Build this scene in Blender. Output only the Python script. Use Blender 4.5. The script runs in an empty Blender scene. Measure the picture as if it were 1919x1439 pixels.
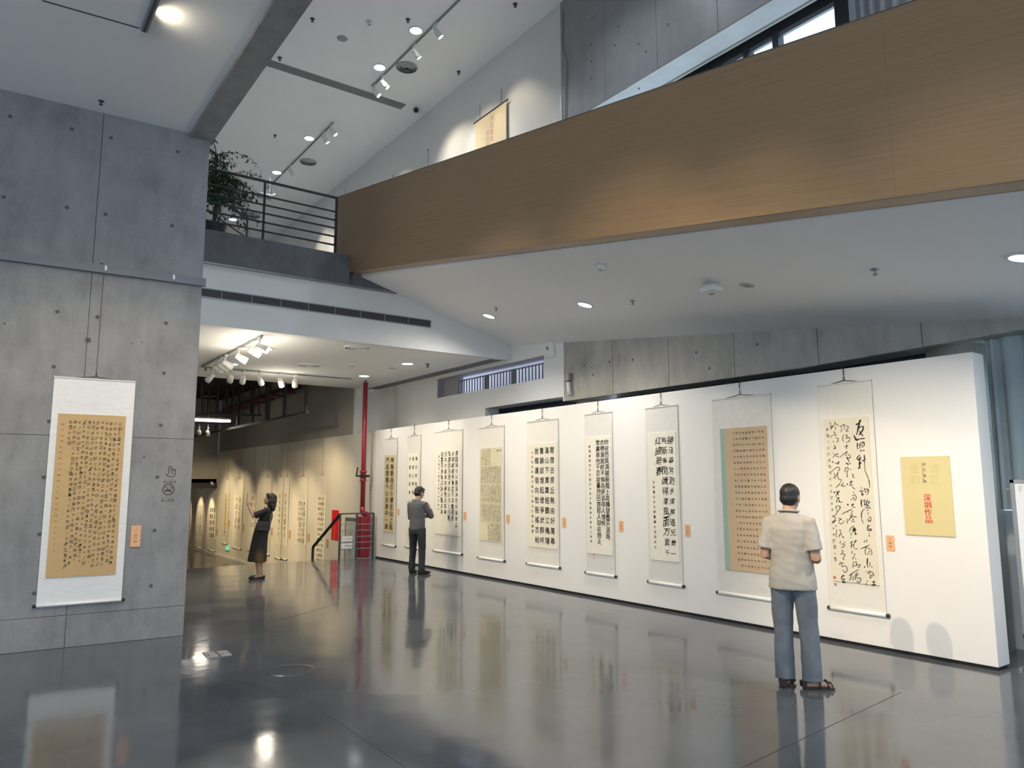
import bpy, bmesh, math, random
from math import sin, cos, pi, radians, sqrt
from mathutils import Vector, Matrix, noise
random.seed(7)
SC = bpy.context.scene
COL = SC.collection

# ------------------------------------------------------------ camera, world, exposure
FPX, PITCH, YAW, ROLL, EYE = 1391.6, 0.13257, 0.62500, -0.00194, 1.72
_f = Vector((sin(YAW)*cos(PITCH), cos(YAW)*cos(PITCH), sin(PITCH)))
_r0 = Vector((cos(YAW), -sin(YAW), 0)); _u0 = _r0.cross(_f)
CR = _r0*cos(ROLL) + _u0*sin(ROLL); CU = _u0*cos(ROLL) - _r0*sin(ROLL); CF = _f
CAM = Vector((0, 0, EYE))
cd = bpy.data.cameras.new('camera'); co = bpy.data.objects.new('camera', cd); COL.objects.link(co)
cd.sensor_fit = 'HORIZONTAL'; cd.sensor_width = 36.0; cd.lens = FPX/1919*36.0; cd.clip_start = .05; cd.clip_end = 300
co.matrix_world = Matrix(((CR.x, CU.x, -CF.x, 0), (CR.y, CU.y, -CF.y, 0), (CR.z, CU.z, -CF.z, EYE), (0, 0, 0, 1)))
SC.camera = co
SC.view_settings.view_transform = 'Standard'; SC.view_settings.look = 'None'
SC.view_settings.exposure = 0.0; SC.view_settings.gamma = 1.0; SC.view_settings.use_curve_mapping = False
W = bpy.data.worlds.new('overcast sky'); SC.world = W; W.use_nodes = True
WORLD_STRENGTH = 2.3
W.node_tree.nodes['Background'].inputs[0].default_value = (.70, .84, 1.0, 1)
W.node_tree.nodes['Background'].inputs[1].default_value = WORLD_STRENGTH
P_TRACK, P_SCROLL, P_GAL, P_DOWN, P_UP = 490, 180, 190, 130, 330   # watts of the lamp kinds
WARM = (1.0, .83, .60); COOL = (.86, .93, 1.0); GALLERY = (1.0, .76, .44)

def area(name, loc, rot, sx, sy, power, colr):
    l = bpy.data.lights.new(name, 'AREA'); l.shape = 'RECTANGLE'; l.size = sx; l.size_y = sy; l.energy = power; l.color = colr
    o = bpy.data.objects.new(name, l); o.location = loc; o.rotation_euler = rot; COL.objects.link(o); o.visible_camera = True
    return o
# area fill lights added out of frame to raise the hall's ambient level
area('hall_fill_light', (-4.0, 1.0, 5.9), (0, 0, 0), 4, 4, 110, (.88, .94, 1))
area('hall_fill_light', (1.0, -4.5, 5.9), (0, 0, 0), 4, 3, 110, (.88, .94, 1))

# ------------------------------------------------------------ measuring helpers
def ray(x, y): return CR*((x-960)/FPX) - CU*((y-719.5)/FPX) + CF
def hit(x, y, ax, v):
    d = ray(x, y); t = (v-CAM[ax])/d[ax]; return CAM + d*t
def hitn(x, y, p, n):
    d = ray(x, y); return CAM + d*((p-CAM).dot(n)/d.dot(n))

# ------------------------------------------------------------ materials
def lin(v):
    v /= 255.0
    return v/12.92 if v <= .04045 else ((v+.055)/1.055)**2.4
def rgb(r, g, b): return (lin(r), lin(g), lin(b), 1)
_M = {}
def mat(name, col, rough=.6, metal=0.0, var=0.0, scale=8.0, bump=0.0, bscale=60.0, spec=.5, emit=None, stretch=None, coat=0.0):
    if name in _M: return _M[name]
    m = bpy.data.materials.new(name); m.use_nodes = True; nt = m.node_tree; b = nt.nodes['Principled BSDF']
    b.inputs['Base Color'].default_value = col; b.inputs['Roughness'].default_value = rough; b.inputs['Metallic'].default_value = metal
    b.inputs['Specular IOR Level'].default_value = spec
    if coat: b.inputs['Coat Weight'].default_value = coat
    if emit: b.inputs['Emission Color'].default_value = emit[0]; b.inputs['Emission Strength'].default_value = emit[1]
    if var or bump:
        tc = nt.nodes.new('ShaderNodeTexCoord'); mp = nt.nodes.new('ShaderNodeMapping'); nt.links.new(tc.outputs['Object'], mp.inputs[0])
        if stretch: mp.inputs['Scale'].default_value = stretch
    if var:
        n = nt.nodes.new('ShaderNodeTexNoise'); n.inputs['Scale'].default_value = scale; n.inputs['Detail'].default_value = 6; n.inputs['Roughness'].default_value = .6
        nt.links.new(mp.outputs[0], n.inputs['Vector'])
        r = nt.nodes.new('ShaderNodeValToRGB'); r.color_ramp.elements[0].position = .28; r.color_ramp.elements[1].position = .72
        r.color_ramp.elements[0].color = tuple(max(0, c*(1-var)) for c in col[:3])+(1,)
        r.color_ramp.elements[1].color = tuple(min(1, c*(1+var)) for c in col[:3])+(1,)
        nt.links.new(n.outputs['Fac'], r.inputs[0]); nt.links.new(r.outputs[0], b.inputs['Base Color'])
    if bump:
        n2 = nt.nodes.new('ShaderNodeTexNoise'); n2.inputs['Scale'].default_value = bscale; n2.inputs['Detail'].default_value = 4
        nt.links.new(mp.outputs[0], n2.inputs['Vector'])
        bp = nt.nodes.new('ShaderNodeBump'); bp.inputs['Strength'].default_value = bump; bp.inputs['Distance'].default_value = .01
        nt.links.new(n2.outputs['Fac'], bp.inputs['Height']); nt.links.new(bp.outputs[0], b.inputs['Normal'])
    _M[name] = m; return m

def concrete(name, col, gloss=.55, lo=.66, hi=1.32):
    if name in _M: return _M[name]
    m = bpy.data.materials.new(name); m.use_nodes = True; nt = m.node_tree; b = nt.nodes['Principled BSDF']
    tc = nt.nodes.new('ShaderNodeTexCoord')
    def nz(scale, detail, sc=(1, 1, 1)):
        mp = nt.nodes.new('ShaderNodeMapping'); mp.inputs['Scale'].default_value = sc; nt.links.new(tc.outputs['Object'], mp.inputs[0])
        n = nt.nodes.new('ShaderNodeTexNoise'); n.inputs['Scale'].default_value = scale; n.inputs['Detail'].default_value = detail; n.inputs['Roughness'].default_value = .65
        nt.links.new(mp.outputs[0], n.inputs['Vector']); return n.outputs['Fac']
    a = nz(1.3, 8); s = nz(5, 6, (1.2, 1.2, .35)); g = nz(42, 4)
    def math_(op, x, y):
        q = nt.nodes.new('ShaderNodeMath'); q.operation = op
        for i, v in enumerate((x, y)):
            if isinstance(v, (int, float)): q.inputs[i].default_value = v
            else: nt.links.new(v, q.inputs[i])
        return q.outputs[0]
    mix = math_('ADD', math_('ADD', math_('MULTIPLY', a, .5), math_('MULTIPLY', s, .33)), math_('MULTIPLY', g, .17))
    r = nt.nodes.new('ShaderNodeValToRGB'); e = r.color_ramp.elements
    e[0].position = .34; e[0].color = tuple(c*lo for c in col[:3])+(1,)
    e[1].position = .66; e[1].color = tuple(c*hi for c in col[:3])+(1,)
    k = e.new(.5); k.color = col
    nt.links.new(mix, r.inputs[0]); nt.links.new(r.outputs[0], b.inputs['Base Color'])
    b.inputs['Roughness'].default_value = gloss; b.inputs['Specular IOR Level'].default_value = .35
    bp = nt.nodes.new('ShaderNodeBump'); bp.inputs['Strength'].default_value = .25; bp.inputs['Distance'].default_value = .006
    nt.links.new(g, bp.inputs['Height']); nt.links.new(bp.outputs[0], b.inputs['Normal'])
    _M[name] = m; return m

def epoxy_floor(name, col):
    m = bpy.data.materials.new(name); m.use_nodes = True; nt = m.node_tree; b = nt.nodes['Principled BSDF']
    tc = nt.nodes.new('ShaderNodeTexCoord')
    def nz(scale, detail, rough=.5):
        n = nt.nodes.new('ShaderNodeTexNoise'); n.inputs['Scale'].default_value = scale; n.inputs['Detail'].default_value = detail; n.inputs['Roughness'].default_value = rough
        nt.links.new(tc.outputs['Object'], n.inputs['Vector']); return n.outputs['Fac']
    big = nz(.9, 6, .6); wav = nz(1.7, 2, .4); fine = nz(9, 3)
    r = nt.nodes.new('ShaderNodeValToRGB'); e = r.color_ramp.elements
    e[0].position = .3; e[0].color = tuple(c*.8 for c in col[:3])+(1,); e[1].position = .7; e[1].color = tuple(c*1.2 for c in col[:3])+(1,)
    nt.links.new(big, r.inputs[0]); nt.links.new(r.outputs[0], b.inputs['Base Color'])
    rr = nt.nodes.new('ShaderNodeMapRange'); rr.inputs['From Min'].default_value = .3; rr.inputs['From Max'].default_value = .7
    rr.inputs['To Min'].default_value = .06; rr.inputs['To Max'].default_value = .15
    nt.links.new(big, rr.inputs['Value']); nt.links.new(rr.outputs[0], b.inputs['Roughness'])
    b.inputs['IOR'].default_value = 1.5; b.inputs['Specular IOR Level'].default_value = .5
    b1 = nt.nodes.new('ShaderNodeBump'); b1.inputs['Strength'].default_value = .32; b1.inputs['Distance'].default_value = .010
    b2 = nt.nodes.new('ShaderNodeBump'); b2.inputs['Strength'].default_value = .10; b2.inputs['Distance'].default_value = .004
    nt.links.new(wav, b1.inputs['Height']); nt.links.new(fine, b2.inputs['Height']); nt.links.new(b1.outputs[0], b2.inputs['Normal'])
    nt.links.new(b2.outputs[0], b.inputs['Normal'])
    _M[name] = m; return m

def wood(name, col):
    m = bpy.data.materials.new(name); m.use_nodes = True; nt = m.node_tree; b = nt.nodes['Principled BSDF']
    tc = nt.nodes.new('ShaderNodeTexCoord'); mp = nt.nodes.new('ShaderNodeMapping'); nt.links.new(tc.outputs['Object'], mp.inputs[0])
    mp.inputs['Rotation'].default_value = (-.182, 0, 0)
    m2 = nt.nodes.new('ShaderNodeMapping'); nt.links.new(mp.outputs[0], m2.inputs[0]); mp = m2; mp.inputs['Scale'].default_value = (1, .35, 22)
    n = nt.nodes.new('ShaderNodeTexNoise'); n.inputs['Scale'].default_value = 2.2; n.inputs['Detail'].default_value = 9; n.inputs['Roughness'].default_value = .68
    nt.links.new(mp.outputs[0], n.inputs['Vector'])
    r = nt.nodes.new('ShaderNodeValToRGB'); e = r.color_ramp.elements
    e[0].position = .25; e[0].color = tuple(c*.82 for c in col[:3])+(1,); e[1].position = .75; e[1].color = tuple(c*1.14 for c in col[:3])+(1,)
    nt.links.new(n.outputs['Fac'], r.inputs[0]); nt.links.new(r.outputs[0], b.inputs['Base Color'])
    b.inputs['Roughness'].default_value = .42; b.inputs['Specular IOR Level'].default_value = .4
    _M[name] = m; return m

WHITE = mat('white paint', (.74, .745, .74, 1), .75, var=.03, scale=1.2, bump=.04, bscale=90)
CEIL = mat('ceiling paint', (.84, .845, .85, 1), .8, var=.02, scale=.8)
PANELW = mat('display panel paint', (.80, .79, .765, 1), .6, var=.02, scale=1.0)
GALW = mat('gallery wall paint', (.70, .68, .62, 1), .8, var=.05, scale=.9)
GREYW = mat('grey wall paint', (.36, .35, .33, 1), .8, var=.08, scale=.8)
CONC = concrete('board-marked concrete', (.25, .25, .252, 1))
CONCU = concrete('smooth upper concrete', (.30, .305, .315, 1), .35, .82, 1.16)
CONCD = concrete('dark concrete', (.13, .135, .145, 1))
CONCL = concrete('pale concrete', (.37, .36, .33, 1), .4)
FLOOR = epoxy_floor('grey epoxy floor', (.105, .112, .122, 1))
WOOD = wood('oak veneer', (.285, .185, .10, 1))
BLACK = mat('black metal', (.015, .016, .02, 1), .5)
DARK = mat('dark grey metal', (.05, .055, .065, 1), .45)
GREYM = mat('grey metal', (.30, .31, .33, 1), .4, .6)
STEEL = mat('steel', (.55, .56, .58, 1), .3, .9)
PLAST = mat('white plastic', (.75, .75, .74, 1), .4)
LAMPW = mat('white lamp housing', (.72, .72, .70, 1), .4)
SILK = mat('ivory silk mount', (.76, .74, .68, 1), .7, var=.03, scale=18, bump=.12, bscale=35)
SILK2 = mat('pale silk mount', (.70, .69, .65, 1), .7, var=.04, scale=12, bump=.18, bscale=28)
PAPER = mat('rice paper', (.80, .77, .66, 1), .8, var=.03, scale=6)
PAPERY = mat('yellowed paper', (.74, .66, .43, 1), .8, var=.05, scale=6)
PAPERB = mat('tan paper', (.56, .42, .27, 1), .8, var=.05, scale=5)
PAPERO = mat('gold paper', (.58, .385, .175, 1), .7, var=.05, scale=5)
GREENP = mat('pale green paper', (.32, .45, .39, 1), .8)
ORANGE = mat('orange card', (.78, .43, .22, 1), .7)
INK = mat('black ink', (.018, .017, .018, 1), .7)
INKG = mat('grey ink', (.16, .15, .13, 1), .8)
SEALR = mat('red seal ink', (.60, .12, .07, 1), .7)
ROLLW = mat('roller silk', (.86, .85, .82, 1), .5)
KNOB = mat('dark wood knob', (.02, .016, .016, 1), .4)
CORD = mat('brown cord', (.09, .055, .045, 1), .8)
REDP = mat('fire red paint', (.30, .025, .038, 1), .35)
LEAFM = mat('dark green leaf', (.025, .06, .028, 1), .5, var=.4, scale=7)
BARK = mat('bark', (.09, .07, .055, 1), .8)
TEAL = mat('grey teal curtain', (.38, .45, .47, 1), .85, var=.12, scale=3)
GCURT = mat('pale grey curtain', (.42, .43, .45, 1), .85)
def glow(name, col, s): return mat(name, (0, 0, 0, 1), .5, emit=(col, s))
LENS = glow('lit lamp lens', (1, .95, .86, 1), 14)
DOWN = glow('lit downlight', (.92, .96, 1, 1), 12)
TUBE = glow('fluorescent tube', (1, .97, .92, 1), 3.0)

# ------------------------------------------------------------ mesh building
WRITTEN = {'calligraphy', 'lettering', 'print', 'small_print', 'black_title', 'red_title', 'faint_title', 'pictogram'}
TMP = bpy.data.scenes.new('workbench')          # evaluates one shape at a time, removed at the end
class MB:
    def __init__(s): s.v = []; s.f = []
    def add(s, V, F):
        o = len(s.v); s.v += [tuple(p) for p in V]; s.f += [tuple(i+o for i in f) for f in F]; return s
    def box(s, lo, hi):
        (a, b, c), (d, e, f) = lo, hi
        return s.add([(a, b, c), (d, b, c), (d, e, c), (a, e, c), (a, b, f), (d, b, f), (d, e, f), (a, e, f)],
                     [(3, 2, 1, 0), (4, 5, 6, 7), (0, 1, 5, 4), (1, 2, 6, 5), (2, 3, 7, 6), (3, 0, 4, 7)])
    def hexa(s, P):   # 8 points, bottom 4 then top 4
        return s.add(P, [(3, 2, 1, 0), (4, 5, 6, 7), (0, 1, 5, 4), (1, 2, 6, 5), (2, 3, 7, 6), (3, 0, 4, 7)])
    def bar(s, p, q, w, h=None, up=(0, 0, 1)):
        p, q = Vector(p), Vector(q); h = h or w; d = (q-p).normalized(); u = Vector(up)
        if abs(d.dot(u)) > .98: u = Vector((0, 1, 0))
        x = d.cross(u).normalized()*(w/2); z = x.cross(d).normalized()*(h/2)
        return s.hexa([p-x-z, p+x-z, p+x+z, p-x+z, q-x-z, q+x-z, q+x+z, q-x+z])
    def tube(s, pts, r, n=10, caps=True, r2=None, side=None):
        """swept tube; r a number, a list, or a list of (rx, ry) with side = hint for the rx axis"""
        pts = [Vector(p) for p in pts]; m = len(pts); rr = r if isinstance(r, (list, tuple)) else [r]*m
        rings = []; prev = None
        for i, p in enumerate(pts):
            d = ((pts[min(i+1, m-1)]-p).normalized() + (p-pts[max(i-1, 0)]).normalized())
            d = d.normalized() if d.length > 1e-6 else Vector((0, 0, 1))
            ref = Vector(side) if side is not None else (prev if prev is not None else (Vector((0, 0, 1)) if abs(d.z) < .9 else Vector((1, 0, 0))))
            a = (ref - d*ref.dot(d)); a = a.normalized() if a.length > 1e-5 else d.orthogonal().normalized()
            bb = d.cross(a); prev = a
            ra, rb = rr[i] if isinstance(rr[i], (tuple, list)) else (rr[i], rr[i])
            rings.append([p + a*(ra*cos(2*pi*k/n)) + bb*(rb*sin(2*pi*k/n)) for k in range(n)])
        V = [q for R_ in rings for q in R_]; F = []
        for i in range(m-1):
            for k in range(n):
                k2 = (k+1) % n; F.append((i*n+k, i*n+k2, (i+1)*n+k2, (i+1)*n+k))
        if caps: F.append(tuple(range(n-1, -1, -1))); F.append(tuple((m-1)*n+k for k in range(n)))
        return s.add(V, F)
    def cyl(s, p, q, r, r2=None, n=14): return s.tube([p, q], [r, r2 if r2 is not None else r], n)
    def lathe(s, prof, n=20, c=(0, 0, 0), ax=None, caps=True):
        V = []; F = []; m = len(prof); c = Vector(c)
        Rm = Vector((0, 0, 1)).rotation_difference(Vector(ax)).to_matrix() if ax is not None else Matrix.Identity(3)
        for r, z in prof:
            for k in range(n): V.append(c + Rm @ Vector((r*cos(2*pi*k/n), r*sin(2*pi*k/n), z)))
        for i in range(m-1):
            for k in range(n):
                k2 = (k+1) % n; F.append((i*n+k, i*n+k2, (i+1)*n+k2, (i+1)*n+k))
        if caps: F.append(tuple(range(n-1, -1, -1))); F.append(tuple((m-1)*n+k for k in range(n)))
        else: F += [((m-1)*n+k, (m-1)*n+(k+1) % n, (k+1) % n, k) for k in range(n)]
        return s.add(V, F)
    def ball(s, c, r, n=14, m=9):
        c = Vector(c); r = Vector(r) if not isinstance(r, (int, float)) else Vector((r, r, r)); V = [c+Vector((0, 0, -r.z))]; F = []
        for i in range(1, m):
            t = -pi/2 + pi*i/m
            for k in range(n): V.append(c+Vector((r.x*cos(t)*cos(2*pi*k/n), r.y*cos(t)*sin(2*pi*k/n), r.z*sin(t))))
        V.append(c+Vector((0, 0, r.z))); L = len(V)-1
        for k in range(n):
            k2 = (k+1) % n; F.append((0, 1+k2, 1+k)); F.append((L, L-n+k, L-n+k2))
            for i in range(m-2): F.append((1+i*n+k, 1+i*n+k2, 1+(i+1)*n+k2, 1+(i+1)*n+k))
        return s.add(V, F)
    def prism(s, poly, z0, z1):
        n = len(poly); V = [(x, y, z0) for x, y in poly]+[(x, y, z1) for x, y in poly]
        F = [tuple(range(n-1, -1, -1)), tuple(range(n, 2*n))]+[(i, (i+1) % n, n+(i+1) % n, n+i) for i in range(n)]
        return s.add(V, F)
    def build(s, name, material, parent=None, smooth=False, bevel=0.0):
        me = bpy.data.meshes.new(name); me.from_pydata(s.v, [], s.f); me.materials.append(material)
        if len(s.f) < 6000 and name not in WRITTEN:
            bm = bmesh.new(); bm.from_mesh(me); bmesh.ops.recalc_face_normals(bm, faces=bm.faces); bm.to_mesh(me); bm.free()
        if smooth:
            me.polygons.foreach_set('use_smooth', [len(p.vertices) <= 4 for p in me.polygons])
        me.update(); o = bpy.data.objects.new(name, me); COL.objects.link(o)
        if parent is not None: o.parent = parent
        if name in WRITTEN: o['kind'] = 'stuff'
        if bevel:
            md = o.modifiers.new('edge', 'BEVEL'); md.width = bevel; md.segments = 2; md.limit_method = 'ANGLE'
        return o
def tag(o, label=None, cat=None, group=None, kind=None):
    if label: o['label'] = label
    if cat: o['category'] = cat
    if group: o['group'] = group
    if kind: o['kind'] = kind
    return o
def thing(name, label, cat, loc=(0, 0, 0), rz=0.0, group=None):
    o = bpy.data.objects.new(name, None); o.empty_display_size = .05; COL.objects.link(o); o.location = loc; o.rotation_euler = (0, 0, rz)
    return tag(o, label, cat, group)
def struct(name, mb, m, parent=None, bevel=0.0):
    o = mb.build(name, m, parent, bevel=bevel)
    o['kind'] = 'structure'
    return o
def part(o, parent, loc=(0, 0, 0)):
    o.parent = parent; o.location = loc; return o
def copy_part(o, parent, loc=None):
    c = o.copy(); COL.objects.link(c); c.parent = parent
    if loc is not None: c.location = loc
    return c
# ============================================================ STRUCTURE
WX, DX, FY = 8.4, 7.75, 11.7        # window wall, display wall face, fascia plane
ZC, ZL, ZS, ZU = 6.0, 4.12, 5.6, 10.77   # hall ceiling, lower ceiling, landing, upper ceiling
LOW = -0.97
# --- floors
edge = [(7.75, 16.16), (6.34, 16.47), (4.93, 16.55), (3.71, 16.47), (1.5, 16.42)]
fl = struct('floor', MB().prism([(-10, -8), (9.4, -8), (9.4, 16.1)]+edge+[(-10, 16.4)], -.30, 0), FLOOR)
struct('floor_lower', MB().prism([(1.5, 16.4), (8.4, 16.1), (8.4, 38), (1.5, 38)], LOW-.2, LOW), FLOOR)
st = MB()
for k in range(5): st.box((3.0, 16.5+.3*k, LOW), (6.9, 16.8+.3*k, -.162*(k+1)))
struct('floor_step', st, FLOOR)
# fine expansion joints in the floor coat
jm = mat('joint filler', (.03, .032, .035, 1), .5)
def joint(px0, px1):
    a, b = hit(*px0, 2, 0), hit(*px1, 2, 0); a.z = b.z = .0006
    MB().bar(a, b, .006, .001).build('floor_joint', jm, fl)
joint((505, 1265), (760, 1438)); joint((1392, 1438), (1690, 1297)); joint((640, 1130), (330, 1215))

# --- left concrete wall: panels, lift joints, tie holes
CRN = hit(344, 1191, 2, 0); LA = -.0557
LP = (CRN.x, CRN.y, 0)
def lw(x, y):      # photo point on the left wall -> (u along the wall, z)
    n = Vector((sin(LA), -cos(LA), 0)); p = hitn(x, y, CRN, n)-CRN
    return p.x*cos(LA)+p.y*sin(LA), p.z
wl = struct('wall_left', MB().box((-13, .02, 0), (-.004, .32, ZC+.1)), CONCD)
wl.location = LP; wl.rotation_euler = (0, 0, LA)
ue = [0, -1.17, -2.35, -3.55, -4.75, -5.95, -7.15, -8.35, -13]
ze = [0, .335, 2.24, 4.13, ZC+.1]
for i in range(len(ue)-1):
    for j in range(len(ze)-1):
        d = random.uniform(0, .002)
        MB().box((ue[i+1]+.0025, d, ze[j]+.002), (ue[i]-.0025, .021, ze[j+1]-.002)).build('panel', CONC, wl, bevel=.003)
hole_mat = mat('tie hole', (.10, .10, .102, 1), .9)
hole_rim = mat('tie hole plug', (.17, .17, .17, 1), .9)
hm = MB().lathe([(.021, 0), (.018, -.001), (.011, .004)], 12, ax=(0, 1, 0)).build('tie_hole', hole_mat, wl)
first = True
for zz in [.59+.6*k for k in range(9)] + [5.72]:
    for uu in (-.37, -1.08, -1.47, -2.05, -2.75, -3.25):
        if abs(zz-5.39) < .01: continue
        if uu == -1.08 and zz < 2.6 or (-1.4 < uu < -.65 and zz < 3): continue
        q = hm if first else copy_part(hm, wl); first = False
        q.location = (uu+random.uniform(-.008, .008), -.0015, zz+random.uniform(-.01, .01))
for (uu, zz, r) in ((-1.16, 3.31, .03), (-1.94, 3.41, .012), (-.62, 3.34, .009), (-.72, 3.32, .008), (-.9, 2.75, .01), (-.52, 2.02, .012)):
    q = copy_part(hm, wl); q.location = (uu, -.0015, zz); q.scale = (r/.021,)*3
lt = struct('trim_1', MB().box((-13, -.055, 4.09), (.03, 0, 4.10)).box((-13, -.055, 4.10), (.03, -.047, 4.175)).box((-13, -.055, 4.175), (.03, 0, 4.185)), mat('grey ledge paint', (.19, .20, .22, 1), .55))
lt.location = LP; lt.rotation_euler = (0, 0, LA)
for uu in (-1.04, -.33): MB().box((uu-.012, -.064, 4.12), (uu+.012, -.054, 4.175)).build('bracket', PLAST, lt)

# --- ceilings
struct('ceiling', MB().box((-10, -8, ZC), (1.85, 9.6, ZC+.15)), CEIL)
struct('trim_2', MB().box((1.85, -8, ZC-.05), (2.12, 9.62, ZU)), CONC)                      # concrete downstand beam along the void
struct('ceiling_lower', MB().box((1.5, FY+.02, ZL), (8.02, 17.6, ZL+.1)).box((8.02, FY+.1, ZL+.05), (WX, 17.6, ZL+.15)), CEIL)
struct('trim_3', MB().box((8.02, FY+.13, ZL+.02), (WX, 17.6, ZL+.05)), mat('recess shade colour', (.20, .205, .22, 1), .7))  # shade of the ceiling recess put into the strip's grey colour
struct('ceiling_upper', MB().box((2.0, -8, ZU), (9.4, 34, ZU+.15)), CEIL)
struct('trim_4', MB().box((2.12, 15.15, ZU-.012), (7.8, 15.42, ZU)), mat('ceiling slot', (.20, .20, .205, 1), .7))
struct('ceiling_gallery', MB().box((1.5, 17.6, 5.0), (7.8, 30.5, 5.2)), mat('black ceiling', (.012, .014, .02, 1), .9))
struct('ceiling_far_room', MB().box((1.5, 30.5, 1.75), (7.8, 38, 1.9)), CEIL)

# --- fascia, landing slab
fa = struct('wall_fascia', MB().box((1.6, FY, ZL-.004), (WX, FY+.12, 5.078)), WHITE)
struct('floor_landing', MB().box((2.0, FY-.04, 5.08), (4.985, FY+.3, ZS)).box((2.0, FY+.3, 5.08), (WX, 34, ZS)), CONCD)
struct('trim_5', MB().box((2.0, FY-.055, 5.06), (5.87, FY, 5.085)), GREYM)

# --- window wall: white part, concrete part
y0, y1 = 10.63, 14.54; z0, z1 = 3.63, 4.06
ww = MB()
ww.box((WX, 10.03, 3.24), (8.75, 12.58, z0)).box((WX, 12.58, 0), (8.75, 17.6, z0))
ww.box((WX, 10.03, z0), (8.75, y0, z1)).box((WX, y1, z0), (8.75, 17.6, z1)).box((WX, 10.03, z1), (8.75, 17.6, ZU)).box((WX, 17.6, ZS), (8.75, 34, ZU))
struct('wall_right', ww, WHITE)
struct('wall_gallery_return', MB().box((7.8, 17.6, LOW), (8.75, 17.75, 5.1)), WHITE)
rv = mat('grey reveal paint', (.34, .34, .38, 1), .6)
rr = MB().box((WX+.005, y0, z1-.012), (8.7, y1, z1)).box((WX+.005, y1-.012, z0), (8.7, y1, z1)).box((WX+.005, y0, z0), (8.7, y0+.012, z1)).box((8.56, 13.86, z0), (8.70, y1, z1))
wi = struct('window_1', rr, rv)
louv = mat('grey louvre', (.14, .14, .16, 1), .5)
nl = 30
for k in range(nl+1):
    yy = 13.86 - (13.86-10.66)*k/nl
    big = k in (10, 19, 29)
    MB().box((8.55, yy-(.05 if big else .012), z0), (8.60 if big else 8.565, yy+(.05 if big else .012), z1-.1)).build('post' if big else 'slat', louv, wi)
MB().box((8.54, 10.64, z1-.115), (8.60, 13.86, z1-.10)).build('head_rail', louv, wi)
fp = bpy.data.materials.new('frosted pane'); fp.use_nodes = True; nt = fp.node_tree
tl = nt.nodes.new('ShaderNodeBsdfTranslucent'); tl.inputs[0].default_value = (.62, .60, .63, 1); nt.links.new(tl.outputs[0], nt.nodes['Material Output'].inputs[0])
for a_, b_ in ((10.66, 11.8), (11.82, 12.8), (12.82, 13.86)): MB().box((8.66, a_, z0), (8.67, b_, z1)).build('pane', fp, wi)

cw = MB().box((WX, -8, 8.26), (8.78, 10.03, ZU)).box((WX, 9.62, 3.15), (8.78, 10.03, 8.26)).box((WX, 5.4, 3.15), (8.78, 9.62, 5.0)).hexa([(WX, -8, 3.55), (8.78, -8, 3.55), (8.78, 5.4, 3.15), (WX, 5.4, 3.15), (WX, -8, 5.0), (8.78, -8, 5.0), (8.78, 5.4, 5.0), (WX, 5.4, 5.0)])
wc = struct('wall_right_concrete', cw, CONCL)
MB().box((WX-.02, -8, 8.245), (8.78, 9.62, 8.26)).build('lintel_soffit', mat('daylit lintel tone', (.72, .73, .74, 1), .6, var=.12, scale=1.6), wc)  # pale colour stands in for daylight on the concrete underside
js = [10.03] + [hit(x, 690, 0, WX).y for x in (1150, 1255, 1379)]
js += [js[-1]-1.25*k for k in range(1, 5)]
for i in range(len(js)-1):
    ya_, yb_ = js[i+1]+.004, js[i]-.004; bz = lambda y: 3.152+max(0, 5.4-y)*.03
    MB().hexa([(WX-.02, ya_, bz(ya_)), (WX, ya_, bz(ya_)), (WX, yb_, bz(yb_)), (WX-.02, yb_, bz(yb_)), (WX-.02, ya_, 5.0), (WX, ya_, 5.0), (WX, yb_, 5.0), (WX-.02, yb_, 5.0)]).build('panel', CONCL, wc, bevel=.003)
for k in range(6):
    a_, b_ = 10.03-1.2*k, 10.03-1.2*(k+1)
    MB().box((WX-.02, b_+.003, 8.27), (WX, a_-.003, ZU-.01)).build('panel', CONCU, wc, bevel=.003)
MB().box((WX-.02, 9.63, 5.4), (WX, 10.027, 8.262)).build('panel', CONCU, wc, bevel=.003)
hm2 = MB().lathe([(.02, 0), (.018, -.001), (.011, .004)], 12, ax=(1, 0, 0)).build('tie_hole', hole_mat, wc)
hp = [(1211, 97), (1160, 50), (1252, 46), (1198, 166), (1197, 82), (1153, 85), (1110, 35), (1108, 83), (1109, 147), (1109, 115), (1095, 685), (1143, 678), (1186, 674), (1112, 702), (1305, 660), (1330, 690), (1420, 645)]
for i, q in enumerate(hp):
    o = hm2 if i == 0 else copy_part(hm2, wc); p = hit(*q, 0, WX-.021); o.location = p
struct('trim_6', MB().box((WX-.03, 10.03, 3.15), (WX, 10.06, 4.3)).box((WX-.04, 10.0, 5.6), (WX, 10.05, 8.9)), PLAST)
tube = [hit(*q, 0, WX-.04) for q in ((1054, 20), (1054, 98), (1062, 112), (1060, 226))]
MB().tube(tube, .012, 6).build('conduit', GREYM, bpy.data.objects['trim_6'])
# columns behind the display wall
for i, (yy, xx) in enumerate(((9.78, 8.85), (3.73, 8.84))):
    o = struct('column', MB().cyl((0, 0, 0), (0, 0, 3.42), .31, n=32), CONCL); o.location = (xx, yy, 0)
    for p in o.data.polygons: p.use_smooth = len(p.vertices) == 4

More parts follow.
